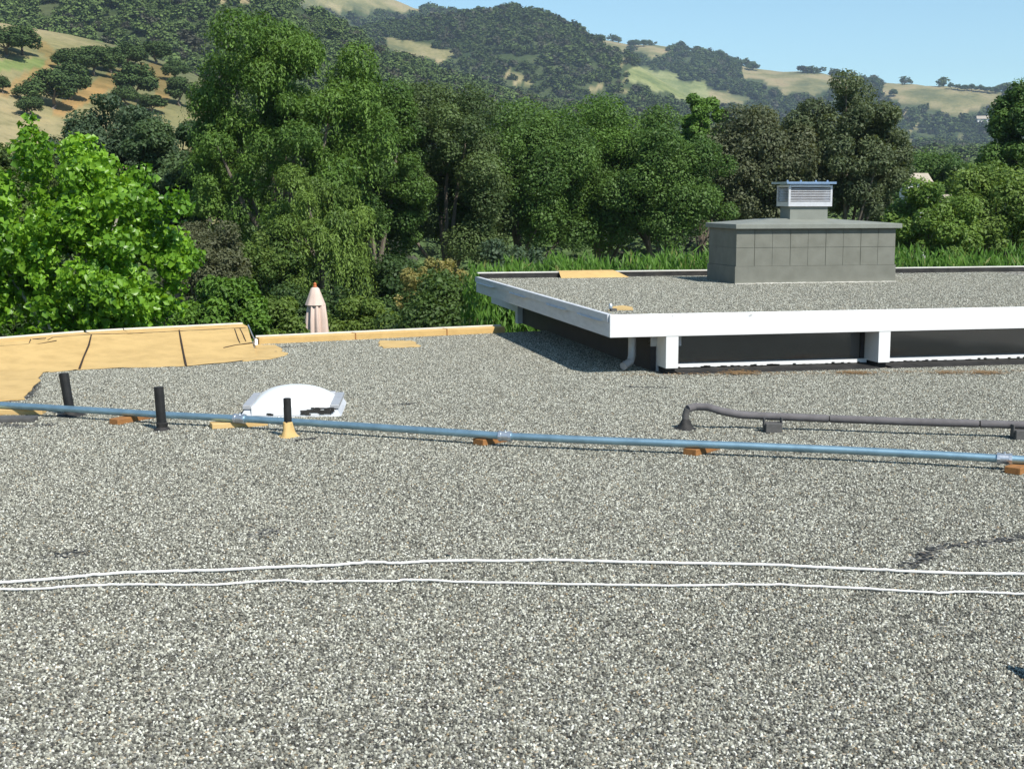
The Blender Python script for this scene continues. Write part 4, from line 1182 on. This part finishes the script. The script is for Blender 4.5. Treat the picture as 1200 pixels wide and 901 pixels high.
tree("broadleaf_tree", "dark green tree cut by the right edge, rising above the skyline", 1205, 92, 260, 110, 55, 17000, .12, (.026, .056, .015), (.07, .125, .026), 50, nc=36, cr=.26, droop=.3)
tree("broadleaf_tree", "yellow green tree at the right edge above the reed hedge", 1168, 182, 345, 130, 38, 17000, .085, (.046, .086, .018), (.12, .172, .036), 51, nc=44, cr=.24)
tree("broadleaf_tree", "yellow green tree just right of the chimney", 1092, 204, 350, 112, 36, 14000, .08, (.044, .086, .016), (.11, .168, .032), 52, nc=40, cr=.25, extra=[(1076, 222, 36, 30)])
tree("broadleaf_tree", "mid green tree between the tall grey oak and the edge tree, farther back", 1100, 176, 280, 130, 85, 14000, .16, G1a, (.06, .105, .024), 53, nc=38, cr=.25)
tree("pine_tree", "bluish dark pine behind the sycamore with a gap of dark in its crown", 150, 92, 340, 150, 50, 27000, .11, BLa, BLb, 54, nc=60, cr=.24, flat=.65)
tree("pine_tree", "bluish dark tree between the pine and the weeping tree", 207, 124, 345, 128, 47, 23000, .11, (.026, .05, .022), (.062, .098, .036), 55, nc=42, cr=.24, flat=.7)
tree("broadleaf_tree", "olive green tree at the left edge behind the sycamore", 15, 158, 340, 130, 42, 15000, .11, (.045, .07, .02), (.09, .125, .035), 56, nc=40, cr=.25)
tree("broadleaf_tree", "dark tree behind the sycamore's top shoots", 95, 134, 340, 120, 56, 20000, .13, BLa, (.055, .088, .035), 57, nc=36, cr=.25)

# reed hedge: upright blades in a long bank behind the raised roof
def reed_hedge():
    rng = np.random.default_rng(60)
    c, s = math.cos(AG), math.sin(AG)
    n = 42000
    px0 = at(560, 300, 22.5)
    L = 13.5
    t = rng.random(n); dpt = rng.random(n) * 1.6
    X = px0.x + t * L * c - dpt * s; Y = px0.y + t * L * s + dpt * c
    top = .50 + .10 * np.sin(t * 41) * np.sin(t * 17 + 1) + .09 * np.sin(t * 120) + .05 * np.sin(t * 290 + dpt * 3) + .03 * rng.normal(size=n) + (t < .12) * (t - .12) * 2.2
    zb = top - .15 - 1.3 * rng.random(n)
    P = np.stack([X, Y, zb], -1)
    T = np.stack([rng.normal(0, .38, n), rng.normal(0, .38, n), np.ones(n)], -1)
    Nn = np.stack([rng.normal(0, .8, n), -np.ones(n) * .7 + rng.normal(0, .5, n), rng.normal(.25, .3, n)], -1); Nn /= np.linalg.norm(Nn, axis=1, keepdims=True)
    ln = .12 + .15 * rng.random(n)
    V = leaf_quads(P, Nn, T, ln, .020 + .022 * rng.random(n))
    u = (rng.random(n) * .7 + .3 * (.5 + .5 * np.sin(t * 60)))[:, None]
    col = np.array([.05, .125, .014]) * (1 - u) + np.array([.13, .26, .034]) * u
    pale = rng.random(n) < .05; col[pale] = [.24, .26, .08]
    root = empty("reed_hedge", (px0.x, px0.y, -3.0), 0)
    V2 = V.reshape(-1, 3) - np.array([px0.x, px0.y, -3.0])
    link_mesh("foliage", mesh_np("foliage", V2, np.arange(n * 4).reshape(-1, 4), np.repeat(col, 4, axis=0)), M['leaf'], root)
    mb = MB()
    for i in range(0, 260):
        tt = rng.random() * L; dd = rng.random() * 1.5; x, y = tt * c - dd * s, tt * s + dd * c
        mb.tube([(x, y, 0), (x + rng.normal() * .08, y, 2.4)], [.016, .009], 5)
    mb.build("stems", M['debris'], root)
    tag(root, "bright green bank of upright reeds along the raised roof's back edge", "hedge")
reed_hedge()

# ------------------------------------------------------------------ houses glimpsed through the trees
def house(name, px, py_roof, py_low, wpx, Y, label, seed):
    k = Y / F; P = at(px, py_roof, Y); low = at(px, py_low, Y); az = math.atan2(P.x, Y)
    g = float(terrain_z(np.array([az]), np.array([math.hypot(P.x, Y)]))[0])
    root = empty(name, (P.x, Y, g), .25 * math.sin(seed))
    w_ = wpx * k; z1 = P.z - g; ze = max(z1 - .28 * w_, 1.6) if w_ > 3 else z1 - .4 * w_
    dp = w_ * .8
    MB().box(-w_ / 2, w_ / 2, -dp / 2, dp / 2, -.2, ze).build("wall", M['house_white'], root)
    o = w_ * .06 + .1
    MB().add([(-w_ / 2 - o, -dp / 2 - o, ze - .02), (w_ / 2 + o, -dp / 2 - o, ze - .02), (w_ / 2 + o, dp / 2 + o, ze - .02), (-w_ / 2 - o, dp / 2 + o, ze - .02), (-w_ / 2 - o, 0, z1), (w_ / 2 + o, 0, z1)],
        [(3, 2, 1, 0), (0, 1, 5, 4), (2, 3, 4, 5), (0, 4, 3), (1, 2, 5)]).build("roof", M['house_roof'], root)
    for fx in (-.28, .22):
        wn_ = MB().box(w_ * fx - w_ * .09, w_ * fx + w_ * .09, -dp / 2 - .04, -dp / 2 + .01, ze * .45, ze * .8).build("window", M['house_white'], root)
        MB().box(w_ * fx - w_ * .07, w_ * fx + w_ * .07, -dp / 2 - .05, -dp / 2 - .0405, ze * .48, ze * .77).build("pane", M['house_glass'], wn_)
    tag(root, label, "house")
house("house", 1072, 203, 240, 26, 72, "house with tan roof and white wall glimpsed just right of the grey oak", 1)
house("house", 1122, 228, 246, 30, 64, "white house glimpsed through the yellow green trees on the right", 2)
house("house", -4, 250, 275, 40, 58, "white house glimpsed at the left edge behind the sycamore", 3)
hp_, hd = ground(1152, 149)
house("house", 1152, 136, 148, 13, hp_.y, "small white house on the far slope beside the edge tree", 4)

# ------------------------------------------------------------------ single oaks on the golden hill and on the skyline
def hill_oaks():
    protos = []
    for s in range(4):
        rng = np.random.default_rng(80 + s)
        cl = blob_clumps((0, 0, .56), (.40, .40, .36), 22, .17, rng, low=-.6)
        V, col = crown(cl, 5200, .050, (.042, .072, .028), (.09, .14, .045), rng, aspect=.75, shell=.5, upb=.5)
        me = foliage_mesh("crown", V, col)
        tm = limbs((0, 0, -.05), cl, .035, rng, n=5)
        m2 = bpy.data.meshes.new("trunk"); m2.from_pydata(tm.v, [], tm.f); m2.update()
        protos.append((me, m2))
    def oak(px, py_base, wpx, hpx, label, k, group):
        g, d = ground(px, py_base); sc = d / F
        root = empty("oak_tree", g); root.scale = (wpx * sc * 1.5, wpx * sc * 1.5, hpx * sc * 1.0)
        root.rotation_euler.z = k * 2.3
        me, m2 = protos[k % 4]
        link_mesh("crown", me, M['leaf_far'], root); link_mesh("trunk", m2, M['bark'], root)
        tag(root, label, "tree", group)
    G = "oaks scattered on the golden hill"
    L = [(6, 67, 40, 36, "dark oak at the left edge of the golden hill, under its crest"),
         (27, 66, 28, 32, "dark oak standing at the right end of the pair under the hill's crest"),
         (4, 112, 14, 20, "small dark bush oak at the left edge beside the orange track"),
         (31, 122, 20, 24, "small round oak beside the orange track, the upper of two"),
         (37, 141, 22, 26, "small round oak beside the orange track, the lower of two"),
         (62, 128, 40, 46, "large oak with a dark hollow below the row on the golden hill"),
         (82, 118, 34, 42, "oak at the left foot of the row on the golden hill"),
         (78, 84, 24, 26, "leftmost oak of the row across the golden hill"),
         (94, 88, 28, 32, "second oak from the left in the row across the golden hill"),
         (112, 90, 30, 34, "third oak from the left in the row across the golden hill"),
         (130, 86, 28, 30, "fourth oak from the left in the row across the golden hill"),
         (148, 82, 30, 30, "fifth oak from the left in the row across the golden hill"),
         (160, 78, 22, 20, "rightmost oak of the row across the golden hill"),
         (180, 75, 30, 26, "round oak on the crest right of the row"),
         (160, 120, 38, 44, "tall oak left of the bare orange slope"),
         (148, 128, 26, 26, "low oak at the foot of the tall one by the bare orange slope"),
         (205, 98, 22, 28, "small oak right of the bare orange slope, near the crest"),
         (212, 125, 26, 34, "oak right of the bare orange slope, farther down"),
         (178, 134, 26, 22, "low oak at the lower end of the bare orange slope")]
    for i, (a, b, c_, d_, lab) in enumerate(L): oak(a, b, c_, d_, lab, i, G)
    S = "oaks along the far skyline"
    rng = np.random.default_rng(3)
    sky_t = [(744, 54, 10, 7), (754, 53, 8, 6), (843, 72, 12, 13), (852, 75, 10, 9), (862, 78, 9, 8), (882, 81, 12, 7), (1020, 99, 14, 8), (1114, 103, 5, 6), (1122, 104, 6, 5), (1130, 105, 7, 5), (1139, 105, 7, 6), (1148, 106, 8, 6), (1157, 107, 7, 5), (1166, 108, 8, 6), (498, 12, 12, 6), (508, 14, 8, 5), (548, 22, 8, 6), (640, 22, 10, 8), (1047, 112, 8, 7)]
    labs = ["tiny dark oak on the skyline right of the dark wooded hump", "second tiny oak on the skyline right of the dark wooded hump", "taller dark oak on the skyline above the small bright tree", "dark oak beside the taller one on the skyline", "dark oak just downhill of the two on the skyline", "lone round oak on the skyline slope left of the tall grey oak", "dark oak at the top of the tall grey oak's right shoulder on the ridge",
            "leftmost speck oak of the skyline row at the right", "second speck oak of the skyline row at the right", "third speck oak of the skyline row at the right", "fourth speck oak of the skyline row at the right", "fifth speck oak of the skyline row at the right", "sixth speck oak of the skyline row at the right", "last speck oak of the skyline row, beside the edge tree", "dark flat oak on the bald crest left of the wooded hump", "small dark oak just right of the flat one on the bald crest", "small oak where the bald crest meets the wooded hump", "oak standing up on the wooded hump's right shoulder", "lone speck oak on the open slope under the right skyline"]
    for i, ((a, b, c_, d_), lab) in enumerate(zip(sky_t, labs)):
        oak(a, b + 2, c_, d_ + 2, lab, i, S)
hill_oaks()

# a conical vent added just outside the frame, shaped so its shadow tip reaches in
q = un(1232, 800)
cv = empty("offscreen_cone_vent", (q.x + .02, q.y, 0))
MB().lathe([(.09, 0), (.02, .16), (.004, .2)], (0, 0, 0), 18).build("hood", M['block_grey'], cv, smooth=True)
tag(cv, "small dark cone vent added out of view, shaped to cast a pointed shadow", "vent")

# dead leaves and dark chips blown over the gravel
def litter():
    rng = np.random.default_rng(31); mb = MB()
    for _ in range(150):
        y = 3.3 + 9.5 * rng.random() ** .8; x = (rng.random() - .5) * .76 * y
        a = rng.random() * 6.28; L = .006 + .012 * rng.random(); W = L * (.3 + .4 * rng.random()); ca, sa = math.cos(a), math.sin(a)
        z = .0095 + .003 * rng.random()
        mb.add([(x - ca * L, y - sa * L, z), (x + sa * W, y - ca * W, z + .004 * rng.random()), (x + ca * L, y + sa * L, z + .003), (x - sa * W, y + ca * W, z + .002)], [(0, 1, 2, 3)])
    tag(mb.build("leaf_litter", M['bark']), "small dark dead leaves and chips scattered over the gravel", "leaf litter", kind="stuff")
litter()
